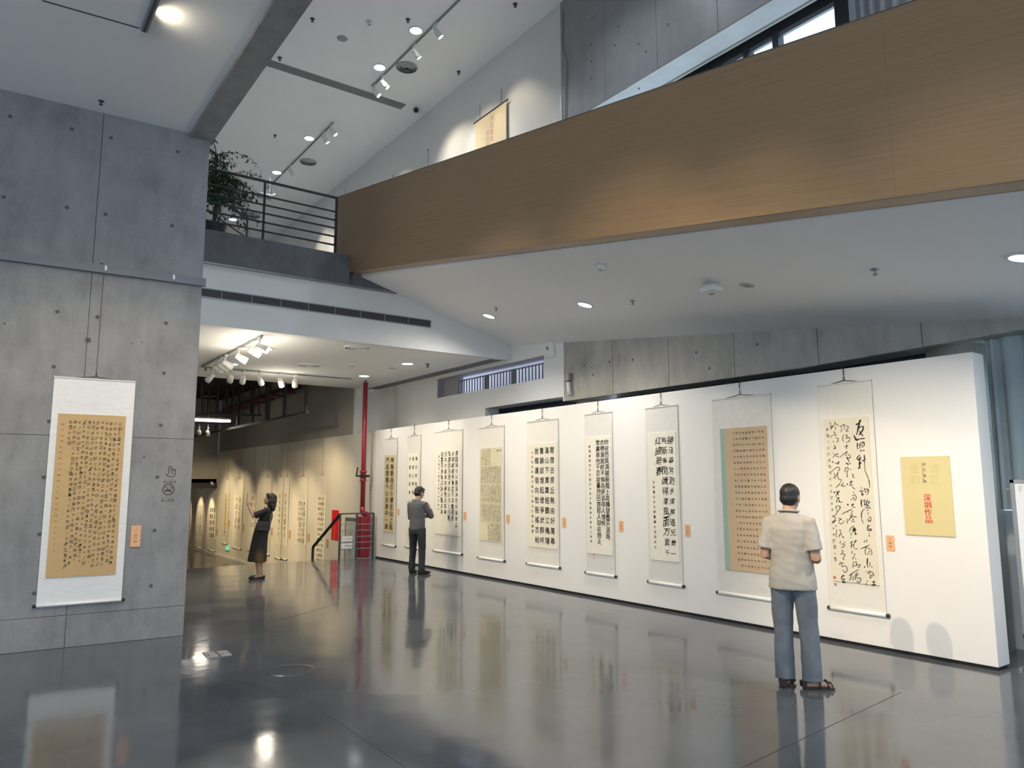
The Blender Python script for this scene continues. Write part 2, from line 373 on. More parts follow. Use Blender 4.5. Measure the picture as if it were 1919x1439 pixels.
# --- ramp: twisted soffit, deck, oak parapet
def zw(y): return 3.519+.18*(y-1.657)           # lower edge of the oak band
def zt(y): return 4.972+.1853*(y-2.144)         # upper edge
def zs(y): return 4.18+.1193*(y-9.94)           # soffit at the window wall
PX = 4.98
def soff(x, y):
    t = (x-PX)/(WX-PX); return zw(y)*(1-t)+zs(y)*t
def soffit_hit(px, py):
    d = ray(px, py); lo, hi = 1.0, 30.0
    for _ in range(60):
        m = (lo+hi)/2; p = CAM+d*m
        if p.z < soff(p.x, p.y): lo = m
        else: hi = m
    return CAM+d*lo
def snorm(x, y):
    e = .05; a = Vector((e, 0, soff(x+e, y)-soff(x, y))); b = Vector((0, e, soff(x, y+e)-soff(x, y))); n = a.cross(b).normalized()
    return -n if n.z > 0 else n
sm = MB(); ny, nx = 24, 8; Y0, Y1 = -5.0, FY-.002
for j in range(ny+1):
    y = Y0+(Y1-Y0)*j/ny
    for i in range(nx+1):
        x = 5.22+(WX-5.22)*i/nx; sm.v.append((x, y, soff(x, y)+.012))
for j in range(ny+1):
    y = Y0+(Y1-Y0)*j/ny
    for i in range(nx+1):
        x = 5.22+(WX-5.22)*i/nx; sm.v.append((x, y, soff(5.22, y)+.30))
N1 = (nx+1)*(ny+1)
for j in range(ny):
    for i in range(nx):
        a = j*(nx+1)+i; sm.f += [(a, a+nx+1, a+nx+2, a+1), (N1+a, N1+a+1, N1+a+nx+2, N1+a+nx+1)]
for j in range(ny):
    a = j*(nx+1); b = a+nx; sm.f += [(a, N1+a, N1+a+nx+1, a+nx+1), (b, b+nx+1, N1+b+nx+1, N1+b)]
for i in range(nx):
    a = i; b = ny*(nx+1)+i; sm.f += [(a, a+1, N1+a+1, N1+a), (b, N1+b, N1+b+1, b+1)]
struct('ceiling_ramp', sm, CEIL)
par = struct('wall_parapet', MB().hexa([(PX+.03, Y0, zw(Y0)+.02), (5.20, Y0, zw(Y0)+.02), (5.20, 12.4, zw(12.4)+.02), (PX+.03, 12.4, zw(12.4)+.02),
                                        (PX+.03, Y0, zt(Y0)-.03), (5.20, Y0, zt(Y0)-.03), (5.20, 12.4, zt(12.4)-.03), (PX+.03, 12.4, zt(12.4)-.03)]), WOOD)
ys = [12.4, 12.02, hit(1673, 300, 0, PX).y, Y0]
def wpanel(a, b):
    g = .0005
    MB().hexa([(PX, b+g, zw(b)), (PX+.03, b+g, zw(b)), (PX+.03, a-g, zw(a)), (PX, a-g, zw(a)), (PX, b+g, zt(b)), (PX+.03, b+g, zt(b)), (PX+.03, a-g, zt(a)), (PX, a-g, zt(a))]).build('panel', WOOD, par)
for i in range(3): wpanel(ys[i], ys[i+1])
MB().hexa([(PX+.03, Y0, zw(Y0)), (5.22, Y0, zw(Y0)), (5.22, FY-.01, zw(FY)), (PX+.03, FY-.01, zw(FY)), (PX+.03, Y0, zw(Y0)+.02), (5.22, Y0, zw(Y0)+.02), (5.22, FY-.01, zw(FY)+.02), (PX+.03, FY-.01, zw(FY)+.02)]).build('soffit_board', wood('oak soffit', (.44, .31, .20, 1)), par)
MB().hexa([(PX, Y0, zt(Y0)), (5.22, Y0, zt(Y0)), (5.22, 12.4, zt(12.4)), (PX, 12.4, zt(12.4)), (PX, Y0, zt(Y0)+.012), (5.22, Y0, zt(Y0)+.012), (5.22, 12.4, zt(12.4)+.012), (PX, 12.4, zt(12.4)+.012)]).build('cap_strip', mat('dark cap', (.10, .075, .05, 1), .5), par)

# --- upper window strip in the concrete wall
gl = bpy.data.materials.new('window glass'); gl.use_nodes = True; nt = gl.node_tree; nt.nodes.remove(nt.nodes['Principled BSDF'])
tr = nt.nodes.new('ShaderNodeBsdfTransparent'); gs = nt.nodes.new('ShaderNodeBsdfGlossy'); gs.inputs['Roughness'].default_value = .02
tr.inputs[0].default_value = (.86, .9, .9, 1)
mx = nt.nodes.new('ShaderNodeMixShader'); mx.inputs[0].default_value = .07; nt.links.new(tr.outputs[0], mx.inputs[1]); nt.links.new(gs.outputs[0], mx.inputs[2]); nt.links.new(mx.outputs[0], nt.nodes['Material Output'].inputs[0])
struct('ceiling_window_pocket', MB().box((8.78, -8, 8.62), (9.3, 10.03, 8.72)).box((8.78, 9.62, 3.0), (9.3, 10.03, 8.62)), CONCD)
wn = struct('window_2', MB().box((9.10, -8, 8.27), (9.16, 9.62, 8.64)).box((9.10, -8, 4.9), (9.22, 9.62, 5.0)), DARK)
muls = [9.5, 8.5, 7.2, hit(1347, 110, 0, 9.1).y, hit(1400, 85, 0, 9.1).y, hit(1455, 55, 0, 9.1).y]
for yy in muls: MB().box((9.06, yy-.05, 5.0), (9.20, yy+.05, 8.3)).build('mullion', DARK, wn)
MB().box((9.0, 4.79, 5.0), (9.25, 4.99, 8.64)).build('post', BLACK, wn)
for yy in (3.2, 1.8, .4, -1.0, -2.4, -3.8, -5.2, -6.6): MB().box((9.1, yy-.03, 5.0), (9.20, yy+.03, 8.2)).build('mullion', DARK, wn)
yy = muls+[4.89, 3.2, 1.8, .4, -1.0, -2.4, -3.8, -5.2, -6.6, -8]
for a_, b_ in zip(yy, yy[1:]):
    MB().box((9.125, b_+.04, 5.0), (9.131, a_-.04, 8.20)).build('pane', gl, wn)
    if b_ > 4: MB().bar((9.115, a_-.05, 8.225), (9.115, b_+.05, 8.225), .05, .07).build('top_bar', GREYM, wn)
struct('trim_7', MB().cyl((8.83, -8, 8.255), (8.83, 9.6, 8.255), .024, n=10).cyl((8.93, -8, 8.325), (8.93, 9.6, 8.325), .024, n=10), mat('pale rail', (.62, .62, .57, 1), .35))

# --- ground floor glazing beyond the display wall
gw = MB().box((9.10, -8, 0), (9.2, 3.45, .06)).box((9.10, -8, 3.27), (9.2, 10.03, 3.45)).box((8.78, -8, 3.42), (9.2, 10.03, 3.5))
w3 = struct('window_3', gw, DARK)
for yy in (-8, -6.5, -5, -3.5, -2, -.5, 1.0, 2.5, 4.0, 5.5, 7, 8.5): MB().box((9.1, yy-.03, .06), (9.18, yy+.03, 3.27)).build('mullion', DARK, w3)
for k in range(11): MB().box((9.14, -8+1.5*k+.03, .06), (9.146, -6.5+1.5*k-.03, 3.27)).build('pane', gl, w3)
struct('wall_sill', MB().box((8.95, 2.0, 0), (9.05, 10.0, 1.42)), WHITE)
struct('slot_blackout', MB().box((8.95, 10.2, 0), (9.2, 12.7, 3.6)).box((8.74, 12.58, 2.6), (9.0, 12.7, 3.6)).box((8.74, 10.0, 3.22), (9.0, 12.6, 3.3)), mat('dark recess', (.05, .06, .075, 1), .8))  # dark backing of the slot, return pieces added to block a sky leak

# --- far gallery walls
wf = struct('wall_far', MB().box((7.80, 17.75, LOW), (8.0, 38, 5.1)), GREYW)
yj = [17.6, 19.0, 21.9, 24.8, 27.7, 30.5]
for i in range(5):
    MB().box((7.752, yj[i]+.002, LOW), (7.80, yj[i+1]-.002, 2.95)).build('panel', GALW, wf)
MB().box((7.752, 30.5, LOW), (7.80, 38, 1.75)).build('panel', GALW, wf)
MB().box((7.752, 16.3, LOW), (7.85, 17.6, 2.95)).build('panel', GALW, wf)
struct('baseboard_far', MB().box((7.73, 16.5, LOW), (7.752, 38, LOW+.07)), WHITE)
struct('wall_end', MB().box((1.5, 30.5, 1.72), (7.752, 30.7, 5.0)), GREYW)
struct('trim_8', MB().box((1.5, 30.38, 1.55), (7.752, 30.5, 1.75)), BLACK)
struct('wall_far_end', MB().box((1.5, 38, LOW), (7.8, 38.2, 1.9)), GALW)
struct('wall_gallery_left', MB().box((1.3, 9.7, LOW), (1.5, 38, 5.05)), GALW)
struct('wall_upper_left', MB().box((1.9, 9.62, ZS), (2.05, 34, ZU)), WHITE)
struct('wall_upper_end', MB().box((1.9, 34, ZS), (9.4, 34.2, ZU)), WHITE)
# --- hall shell behind the photographer (out of frame): piers, bays left open for daylight
bk = MB().box((-10, -8.3, 0), (9.4, -8, .25)).box((-10, -8.3, 5.3), (2.0, -8, ZC+.15)).box((2.0, -8.3, 9.6), (9.4, -8, ZU))
for k in range(8): bk.box((-10+2.75*k, -8.3, 0), (-9.7+2.75*k, -8, 5.4 if k < 5 else ZU))
struct('wall_back', bk, CONC)
sd = MB().box((-10.3, -8.3, 0), (-10, 16.4, .25)).box((-10.3, -8.3, 5.3), (-10, 16.4, ZC+.15))
for k in range(9): sd.box((-10.3, -8+2.9*k, 0), (-10, -7.6+2.9*k, 5.4))
struct('wall_side', sd, CONC)
lf = mat('light bounce layer', (.50, .49, .47, 1), .5, var=.05, scale=20)  # pale layer added on the unseen upper floors to bounce light up
struct('floor_upper_bounce', MB().box((2.05, FY+.5, ZS), (WX, 34, ZS+.006)), lf)
struct('floor_ramp_bounce', MB().hexa([(5.25, Y0, soff(5.22, Y0)+.30), (WX, Y0, soff(5.22, Y0)+.30), (WX, FY, soff(5.22, FY)+.30), (5.25, FY, soff(5.22, FY)+.30), (5.25, Y0, soff(5.22, Y0)+.31), (WX, Y0, soff(5.22, Y0)+.31), (WX, FY, soff(5.22, FY)+.31), (5.25, FY, soff(5.22, FY)+.31)]), lf)
# ============================================================ PEOPLE
SKIN = mat('skin', (.42, .25, .17, 1), .55, var=.06, scale=14)
HAIR = mat('black hair', (.012, .011, .011, 1), .45, bump=.5, bscale=90, stretch=(1, 1, .25))
EYEW = mat('eye white', (.7, .68, .64, 1), .3); LIPS = mat('lips', (.35, .11, .09, 1), .5)
def solid(mb, name, m, parent, voxel=.008, it=4, fold=None):
    """fuse overlapping shapes into one continuous skin"""
    me = bpy.data.meshes.new('raw'); me.from_pydata(mb.v, [], mb.f); bm = bmesh.new(); bm.from_mesh(me)
    bmesh.ops.recalc_face_normals(bm, faces=bm.faces); bm.to_mesh(me); bm.free()
    ob = bpy.data.objects.new('raw', me); TMP.collection.objects.link(ob)
    r = ob.modifiers.new('r', 'REMESH'); r.mode = 'VOXEL'; r.voxel_size = voxel
    if it: s_ = ob.modifiers.new('s', 'SMOOTH'); s_.factor = .5; s_.iterations = it
    vl = TMP.view_layers[0]; vl.update(); dg = vl.depsgraph; out = bpy.data.meshes.new_from_object(ob.evaluated_get(dg))
    bpy.data.objects.remove(ob); bpy.data.meshes.remove(me)
    if fold:
        amp, fx, fy, fz = fold
        C = []
        for v in out.vertices:
            p = v.co; q = Vector((p.x*fx, p.y*fy, p.z*fz+p.x*3)); C += list(p+v.normal*amp*(noise.noise(q)+.5*noise.noise(q*2.1)))
        out.vertices.foreach_set('co', C)
    out.materials.clear(); out.materials.append(m); out.polygons.foreach_set('use_smooth', [True]*len(out.polygons)); out.name = name
    o = bpy.data.objects.new(name, out); COL.objects.link(o); o.parent = parent; return o
def V3(*a): return Vector(a)
def hand(mb, wr, d, n, th, curl=.6, spread=1.0, s=1.0):
    """palm, four unequal fingers and a side thumb; d along the hand, n the palm normal, th the thumb side"""
    d = d.normalized(); n = (n-d*n.dot(d)).normalized(); sd = d.cross(n); sd = sd if sd.dot(th) > 0 else -sd
    mb.tube([wr-d*.02, wr+d*.02*s, wr+d*.06*s, wr+d*.09*s], [(.026, .020), (.034*s, .017), (.040*s, .016), (.038*s, .013)], 12, side=sd)
    for k, (L, off) in enumerate(((.068, .030), (.078, .010), (.072, -.010), (.056, -.029))):
        p = wr+d*.085*s+sd*off*s; pts = [p-d*.02]; dd = d+sd*(off*1.5*spread); a = 0
        for j in range(3):
            a += curl*(.7+.25*j)*.9; pts.append(pts[-1]+(dd*cos(a)+n*sin(a)).normalized()*L*s*(.5, .32, .26)[j]*(1.25 if j == 0 else 1))
        mb.tube(pts, [.0095*s, .0092*s, .0085*s, .007*s], 8)
    p = wr+d*.03*s+sd*.03*s; mb.tube([p-sd*.012, p+sd*.018*s+d*.022*s+n*.008, p+sd*.024*s+d*.05*s+n*.02*(1+curl), p+sd*.016*s+d*.072*s+n*.028*(1+curl)], [.013*s, .012*s, .0105*s, .008*s], 8)
def head(mb, hc, Rh, s=1.0):
    H = lambda x, y, z: hc+Rh @ (Vector((x, y, z))*s)
    def ell(c, r, n=16, m=12):
        b = MB().ball((0, 0, 0), r, n, m); mb.add([H(c[0]+x, c[1]+y, c[2]+z) for x, y, z in b.v], b.f)
    ell((0, -.008, .03), (.074, .094, .085)); ell((0, .018, -.02), (.066, .074, .085)); ell((0, .050, -.073), (.040, .040, .036)); ell((0, .03, -.055), (.056, .056, .045))
    mb.tube([H(0, .086, .022), H(0, .101, -.006), H(0, .112, -.026), H(0, .094, -.036)], [.008*s, .011*s, .015*s, .010*s], 8)
    for sx in (-1, 1):
        ell((sx*.030, .088, .026), (.022, .012, .008)); ell((sx*.078, -.008, -.008), (.010, .022, .034), 10, 8); ell((sx*.036, .066, -.022), (.022, .02, .02))
    ell((0, .090, -.050), (.022, .012, .007)); ell((0, .088, -.063), (.020, .012, .007))
    return H
def face(H, t):
    for sx in (-1, 1):
        p = H(sx*.031, .0785, .008); MB().ball(p, .0115, 10, 7).build('eye', EYEW, t, smooth=True); MB().ball(H(sx*.031, .0868, .008), .0048, 8, 6).build('iris', HAIR, t, smooth=True)
        MB().tube([H(sx*.014, .094, .030), H(sx*.032, .096, .036), H(sx*.050, .083, .030)], [.003, .0045, .002], 6).build('eyebrow', HAIR, t, smooth=True)
    MB().tube([H(-.024, .092, -.056), H(0, .1025, -.055), H(.024, .092, -.056)], [.002, .0065, .002], 6).build('lips', LIPS, t, smooth=True)
def foot(mb, an, d, L=.24):
    d = d.normalized(); z = Vector((0, 0, 1)); sd = d.cross(z)
    a = Vector((an.x, an.y, 0)); mb.tube([a-d*.055+z*.035, a+z*.04, a+d*.06+z*.036, a+d*.12+z*.026, a+d*(L-.085)+z*.018], [(.026, .032), (.034, .042), (.037, .034), (.043, .024), (.030, .014)], 12, side=sd)
    mb.tube([an+z*.05, an, a+z*.045], [.040, .036, .036], 10)
    for k in range(5):
        p = a+d*(L-.105)+sd*(.030-.015*k)*1.0+z*.016; q = p+d*(.045-.006*k); mb.tube([p, q], [.010, .008] if k else [.013, .011], 7)
def shoe(name, m, t, an, d, L=.27, heel=.0, sole=None, low=False):
    d = d.normalized(); z = Vector((0, 0, 1)); sd = d.cross(z); a = Vector((an.x, an.y, 0)); mb = MB()
    h = .03 if low else .055
    mb.tube([a-d*.075+z*h, a-d*.03+z*(h+.003), a+d*.05+z*h*.95, a+d*.12+z*.036, a+d*(L-.10)+z*.03, a+d*(L-.075)+z*.026], [(.030, h*.9), (.040, h), (.044, h*.9), (.050, .034), (.042, .026), (.018, .016)], 14, side=sd)
    if not low: mb.tube([a+z*.04, a+z*.10], [.050, .046], 12)
    o = solid(mb, name, m, t, .007, 3)
    sb = MB(); n = 22; P = []
    for k in range(n):
        u = 2*pi*k/n; x = cos(u); P.append(a+d*(.045+x*(L-.055)/2*1.06)+sd*(sin(u)*(.043 if x < 0 else .050)))
    sb.add([(p.x, p.y, .001) for p in P]+[(p.x, p.y, .022) for p in P], [tuple(range(n-1, -1, -1)), tuple(range(n, 2*n))]+[(k, (k+1) % n, n+(k+1) % n, n+k) for k in range(n)])
    sb.build('sole', sole or BLACK, o); return o
def yaw(x, y, z=0):   # unit direction in the local ground plane, degrees from +Y to +X
    return Vector((sin(radians(x)), cos(radians(x)), 0))

# ---- man in a beige polo shirt, seen from behind
gp = hit(1496, 1287, 2, 0)
t = thing('person', 'man in a beige polo shirt and grey-blue trousers standing before the cursive scroll', 'person', gp, radians(-74))
JEAN = mat('grey blue cotton', (.165, .185, .21, 1), .85, var=.14, scale=6, bump=.2, bscale=220); POLO = mat('beige knit', (.40, .37, .325, 1), .85, var=.04, scale=10, bump=.2, bscale=260)
an = [V3(-.095, -.03, .085), V3(.115, .02, .085)]; kn = [V3(-.105, .02, .50), V3(.105, .03, .50)]; hp_ = [V3(-.09, -.02, .90), V3(.09, -.02, .90)]
fd = [yaw(-8, 0), yaw(52, 0)]
sh = [V3(-.170, -.02, 1.385), V3(.170, -.02, 1.385)]; el = [V3(-.212, -.06, 1.09), V3(.222, -.05, 1.085)]; wr = [V3(-.14, .15, 1.07), V3(.16, .16, 1.05)]
b = MB()
b.tube([V3(0, -.01, .85), V3(0, -.01, 1.0), V3(0, 0, 1.15), V3(0, -.01, 1.3), V3(0, -.02, 1.40), V3(0, -.02, 1.45)], [(.15, .10), (.155, .105), (.15, .10), (.165, .10), (.13, .085), (.06, .06)], 18, side=(1, 0, 0))
b.tube([V3(0, -.02, 1.40), V3(0, -.012, 1.47), V3(0, .008, 1.53)], [.062, .056, .055], 14)
hc = V3(.008, .022, 1.588); Rh = Matrix.Rotation(radians(-2), 3, 'Z') @ Matrix.Rotation(radians(-10), 3, 'X')
Hf = head(b, hc, Rh)
for s_ in (0, 1):
    b.tube([sh[s_], sh[s_].lerp(el[s_], .5), el[s_], el[s_].lerp(wr[s_], .35), wr[s_]], [.045, .046, .042, .043, .028], 12)
    hand(b, wr[s_], (V3(.02 if s_ == 0 else -.02, .3, 1.11)-wr[s_]), V3(1, 0, .2) if s_ == 0 else V3(-1, 0, .2), V3(0, 0, 1), .9)
    b.tube([hp_[s_], kn[s_], kn[s_].lerp(an[s_], .35), an[s_]], [.080, .055, .055, .036], 12); foot(b, an[s_], fd[s_])
solid(b, 'body', SKIN, t, .0065, 3); face(Hf, t)
h_ = MB(); 
for c_, r_ in (((0, -.016, .036), (.083, .104, .088)), ((0, -.036, -.012), (.078, .076, .070))):
    q = MB().ball((0, 0, 0), r_, 18, 12); h_.add([Hf(c_[0]+x, c_[1]+y, c_[2]+z) for x, y, z in q.v], q.f)
solid(h_, 'hair', HAIR, t, .007, 3, (.002, 60, 60, 60))
s_ = MB()
s_.tube([V3(0, -.005, .815), V3(0, -.005, .84), V3(0, -.005, .95), V3(0, -.0, 1.08), V3(0, -.005, 1.22), V3(0, -.015, 1.33), V3(0, -.02, 1.395), V3(0, -.02, 1.435), V3(0, -.018, 1.462)],
       [(.205, .155), (.204, .155), (.190, .145), (.178, .132), (.186, .128), (.190, .118), (.165, .092), (.115, .080), (.070, .068)], 26, side=(1, 0, 0))
for k in (0, 1):
    e = sh[k].lerp(el[k], .80); s_.tube([V3(sh[k].x*.55, sh[k].y, 1.405), V3(sh[k].x*1.0, sh[k].y, 1.378), sh[k].lerp(el[k], .35), e], [.045, .060, .062, .070], 16)
solid(s_, 'polo_shirt', POLO, t, .008, 3, (.007, 5, 5, 11))
MB().tube([V3(.073*sin(u), -.018+.068*cos(u), 1.472+.010*cos(u+pi)) for u in [2*pi*k/20 for k in range(21)]], [(.010, .022)]*21, 8, side=(0, 0, 1)).build('collar', POLO, t, smooth=True)
c_ = MB(); c_.tube([V3(0, -.01, 1.00), V3(0, -.01, .93), V3(0, -.015, .86), V3(0, -.02, .80)], [(.150, .108), (.165, .118), (.172, .122), (.16, .115)], 22, side=(1, 0, 0))
for k in (0, 1): c_.tube([hp_[k]+V3(0, 0, -.01), hp_[k].lerp(kn[k], .5), kn[k], kn[k].lerp(an[k], .55), an[k]+V3(0, .005, -.025)], [.098, .092, .080, .078, .084], 18)
solid(c_, 'trousers', JEAN, t, .008, 2, (.009, 7, 7, 5))
for k in (0, 1):
    d = fd[k]; a = V3(an[k].x, an[k].y, 0); sd = d.cross(V3(0, 0, 1)); n = 22; P = []
    for i in range(n):
        u = 2*pi*i/n; P.append(a+d*(.05+cos(u)*.135)+sd*(sin(u)*(.043 if cos(u) < 0 else .052)))
    so = MB().add([(p.x, p.y, .001) for p in P]+[(p.x, p.y, .024) for p in P], [tuple(range(n-1, -1, -1)), tuple(range(n, 2*n))]+[(i, (i+1) % n, n+(i+1) % n, n+i) for i in range(n)]).build('sandal', mat('dark leather', (.03, .022, .02, 1), .5), t)
    for off, hh, w_ in ((.115, .058, .03), (.045, .088, .03), (.15, .044, .018)):
        MB().tube([a+d*off+sd*(.054*cos(u))+V3(0, 0, .016+(hh-.012)*sin(u)) for u in [pi*i/8 for i in range(9)]], [(.003, w_*.5)]*9, 6, side=d).build('strap', bpy.data.materials['dark leather'], so)
    MB().tube([a-d*.075+sd*(.0)+V3(0, 0, .06)]+[a+d*(-.07*cos(u))+sd*.045*sin(u)+V3(0, 0, .06) for u in (.9, 1.4)], [(.003, .016)]*3, 6, side=(0, 0, 1)).build('strap', bpy.data.materials['dark leather'], so)
    MB().box((-.034, -.01, .02), (.034, .01, .065)).build('heel_cup', bpy.data.materials['dark leather'], so).matrix_local = Matrix.Translation(a-d*.085) @ Matrix.Rotation(math.atan2(-d.x, d.y), 4, 'Z')

# ---- man in a dark grey long-sleeved top, hand on his chin
gp = hit(781, 1076, 2, 0)
t = thing('person', 'man in a dark grey top and black jeans, hand on his chin', 'person', gp, radians(-66))
GT = mat('dark grey knit', (.105, .108, .112, 1), .9, var=.05, scale=10, bump=.2, bscale=260); BJ = mat('black denim', (.028, .031, .036, 1), .85, var=.15, scale=7)
an = [V3(-.155, .05, .085), V3(.13, -.02, .085)]; kn = [V3(-.135, .06, .48), V3(.11, .02, .48)]; hp_ = [V3(-.09, 0, .87), V3(.09, 0, .87)]; fd = [yaw(-14, 0), yaw(20, 0)]
sh = [V3(-.168, -.01, 1.318), V3(.168, -.01, 1.318)]; el = [V3(-.225, .06, 1.06), V3(.235, .13, 1.09)]; wr = [V3(.01, .215, 1.08), V3(.085, .235, 1.30)]
b = MB()
b.tube([V3(0, 0, .82), V3(0, 0, .98), V3(0, 0, 1.12), V3(0, -.01, 1.26), V3(0, -.015, 1.345), V3(0, -.01, 1.40)], [(.145, .10), (.145, .10), (.14, .095), (.16, .095), (.13, .085), (.06, .06)], 18, side=(1, 0, 0))
b.tube([V3(0, -.015, 1.35), V3(0, .005, 1.42), V3(0, .035, 1.48)], [.060, .055, .053], 14)
hc = V3(0, .055, 1.535); Rh = Matrix.Rotation(radians(-14), 3, 'Z') @ Matrix.Rotation(radians(-16), 3, 'X'); Hf = head(b, hc, Rh)
for s_ in (0, 1):
    b.tube([sh[s_], sh[s_].lerp(el[s_], .5), el[s_], el[s_].lerp(wr[s_], .35), wr[s_]], [.043, .044, .040, .040, .027], 12)
    b.tube([hp_[s_], kn[s_], kn[s_].lerp(an[s_], .35), an[s_]], [.080, .055, .053, .036], 12); foot(b, an[s_], fd[s_])
hand(b, wr[0], V3(.9, .25, .1), V3(0, -1, .1), V3(0, 0, 1), .7)
hand(b, wr[1], Hf(.028, .085, -.085)-wr[1], V3(-.4, -1, 0), V3(-1, 0, .2), .75)
solid(b, 'body', SKIN, t, .0065, 3); face(Hf, t)
h_ = MB()
for c_, r_ in (((0, -.014, .038), (.084, .102, .090)), ((0, -.036, -.012), (.079, .078, .075)), ((0, .05, .075), (.06, .05, .035))):
    q = MB().ball((0, 0, 0), r_, 18, 12); h_.add([Hf(c_[0]+x, c_[1]+y, c_[2]+z) for x, y, z in q.v], q.f)
solid(h_, 'hair', HAIR, t, .007, 2, (.005, 45, 45, 45))
s_ = MB()
s_.tube([V3(0, 0, .84), V3(0, 0, .92), V3(0, 0, 1.04), V3(0, -.005, 1.16), V3(0, -.012, 1.27), V3(0, -.015, 1.335), V3(0, -.013, 1.375), V3(0, -.008, 1.402)],
       [(.168, .122), (.168, .12), (.162, .115), (.172, .118), (.182, .113), (.160, .094), (.108, .078), (.066, .064)], 26, side=(1, 0, 0))
for k in (0, 1):
    s_.tube([V3(sh[k].x*.55, -.012, 1.345), V3(sh[k].x, -.01, 1.316), sh[k].lerp(el[k], .45), el[k], el[k].lerp(wr[k], .55)], [.044, .059, .058, .055, .048], 16)
solid(s_, 'long_sleeved_top', GT, t, .0075, 3, (.005, 6, 6, 10))
c_ = MB(); c_.tube([V3(0, 0, .95), V3(0, 0, .88), V3(0, -.005, .82), V3(0, -.005, .76)], [(.148, .108), (.162, .118), (.168, .12), (.15, .108)], 22, side=(1, 0, 0))
for k in (0, 1): c_.tube([hp_[k], hp_[k].lerp(kn[k], .5), kn[k], kn[k].lerp(an[k], .55), an[k]+V3(0, .0, .0)], [.098, .084, .070, .062, .066], 18)
solid(c_, 'jeans', BJ, t, .008, 2, (.007, 8, 8, 6))
BS = mat('black trainer', (.014, .014, .016, 1), .5)
for k in (0, 1): shoe('shoe', BS, t, an[k], fd[k], .28)

# ---- woman in black photographing with a phone
gp = hit(483, 1085, 2, 0)
WZ = radians(68)
t = thing('person', 'woman in a black dress raising a phone to photograph, dark shoulder-length hair', 'person', gp, WZ)
DR = mat('black dress cloth', (.012, .012, .012, 1), .8); SKT = bpy.data.materials.new('black and ochre dress'); SKT.use_nodes = True; nt = SKT.node_tree; bs = nt.nodes['Principled BSDF']; bs.inputs['Roughness'].default_value = .8
tc = nt.nodes.new('ShaderNodeTexCoord'); nz = nt.nodes.new('ShaderNodeTexNoise'); nz.inputs['Scale'].default_value = 3.2; mp = nt.nodes.new('ShaderNodeMapping'); mp.inputs['Scale'].default_value = (1.6, 1.6, .9)
nt.links.new(tc.outputs['Object'], mp.inputs[0]); nt.links.new(mp.outputs[0], nz.inputs['Vector'])
sep = nt.nodes.new('ShaderNodeSeparateXYZ'); nt.links.new(tc.outputs['Object'], sep.inputs[0])
mr_ = nt.nodes.new('ShaderNodeMapRange'); mr_.inputs['From Min'].default_value = .85; mr_.inputs['From Max'].default_value = .32; nt.links.new(sep.outputs['Z'], mr_.inputs['Value'])
mu = nt.nodes.new('ShaderNodeMath'); mu.operation = 'MULTIPLY'; nt.links.new(mr_.outputs[0], mu.inputs[0]); nt.links.new(nz.outputs['Fac'], mu.inputs[1])
rp = nt.nodes.new('ShaderNodeValToRGB'); rp.color_ramp.elements[0].position = .30; rp.color_ramp.elements[0].color = (.012, .012, .012, 1); rp.color_ramp.elements[1].position = .62; rp.color_ramp.elements[1].color = (.13, .075, .016, 1)
nt.links.new(mu.outputs[0], rp.inputs[0]); nt.links.new(rp.outputs[0], bs.inputs['Base Color'])
an = [V3(-.055, -.02, .085), V3(.06, -.05, .085)]; kn = [V3(-.06, .0, .42), V3(.06, -.01, .42)]; hp_ = [V3(-.08, -.03, .80), V3(.08, -.03, .80)]; fd = [yaw(-4, 0), yaw(6, 0)]
sh = [V3(-.150, -.125, 1.235), V3(.150, -.125, 1.235)]; el = [V3(-.17, .10, 1.13), V3(.13, .11, 1.13)]; wr = [V3(-.055, .195, 1.315), V3(.075, .20, 1.31)]
b = MB()
b.tube([V3(0, -.03, .74), V3(0, -.05, .90), V3(0, -.085, 1.03), V3(0, -.11, 1.15), V3(0, -.13, 1.235), V3(0, -.145, 1.28)], [(.14, .10), (.13, .095), (.12, .085), (.135, .09), (.11, .075), (.05, .05)], 18, side=(1, 0, 0))
b.tube([V3(0, -.14, 1.24), V3(0, -.16, 1.30), V3(0, -.165, 1.36)], [.052, .047, .046], 14)
hc = V3(0, -.165, 1.425); Rh = Matrix.Rotation(radians(16), 3, 'X'); Hf = head(b, hc, Rh, .96)
for s_ in (0, 1):
    b.tube([sh[s_], sh[s_].lerp(el[s_], .5), el[s_], el[s_].lerp(wr[s_], .35), wr[s_]], [.042, .038, .034, .034, .023], 12)
    b.tube([hp_[s_], kn[s_], kn[s_].lerp(an[s_], .32), an[s_]], [.078, .052, .051, .032], 12); foot(b, an[s_], fd[s_], .215)
pc = V3(.01, .235, 1.445)
hand(b, wr[0], pc+V3(-.05, .0, -.02)-wr[0], V3(1, .1, 0), V3(0, -1, .4), .55, s=.88); hand(b, wr[1], pc+V3(.055, .0, -.03)-wr[1], V3(-1, .1, 0), V3(0, -1, .4), .55, s=.88)
solid(b, 'body', SKIN, t, .006, 3); face(Hf, t)
h_ = MB()
for c_, r_ in (((0, -.018, .036), (.088, .102, .094)), ((0, -.06, -.02), (.092, .072, .10)), ((0, -.085, -.10), (.096, .060, .085)), ((0, -.10, -.15), (.088, .05, .06)), ((-.07, -.03, -.05), (.026, .05, .10)), ((.07, -.03, -.05), (.026, .05, .10)), ((0, .05, .075), (.062, .05, .04))):
    q = MB().ball((0, 0, 0), r_, 18, 12); h_.add([Hf(c_[0]+x, c_[1]+y, c_[2]+z) for x, y, z in q.v], q.f)
solid(h_, 'hair', HAIR, t, .008, 3, (.005, 40, 40, 14))
s_ = MB()
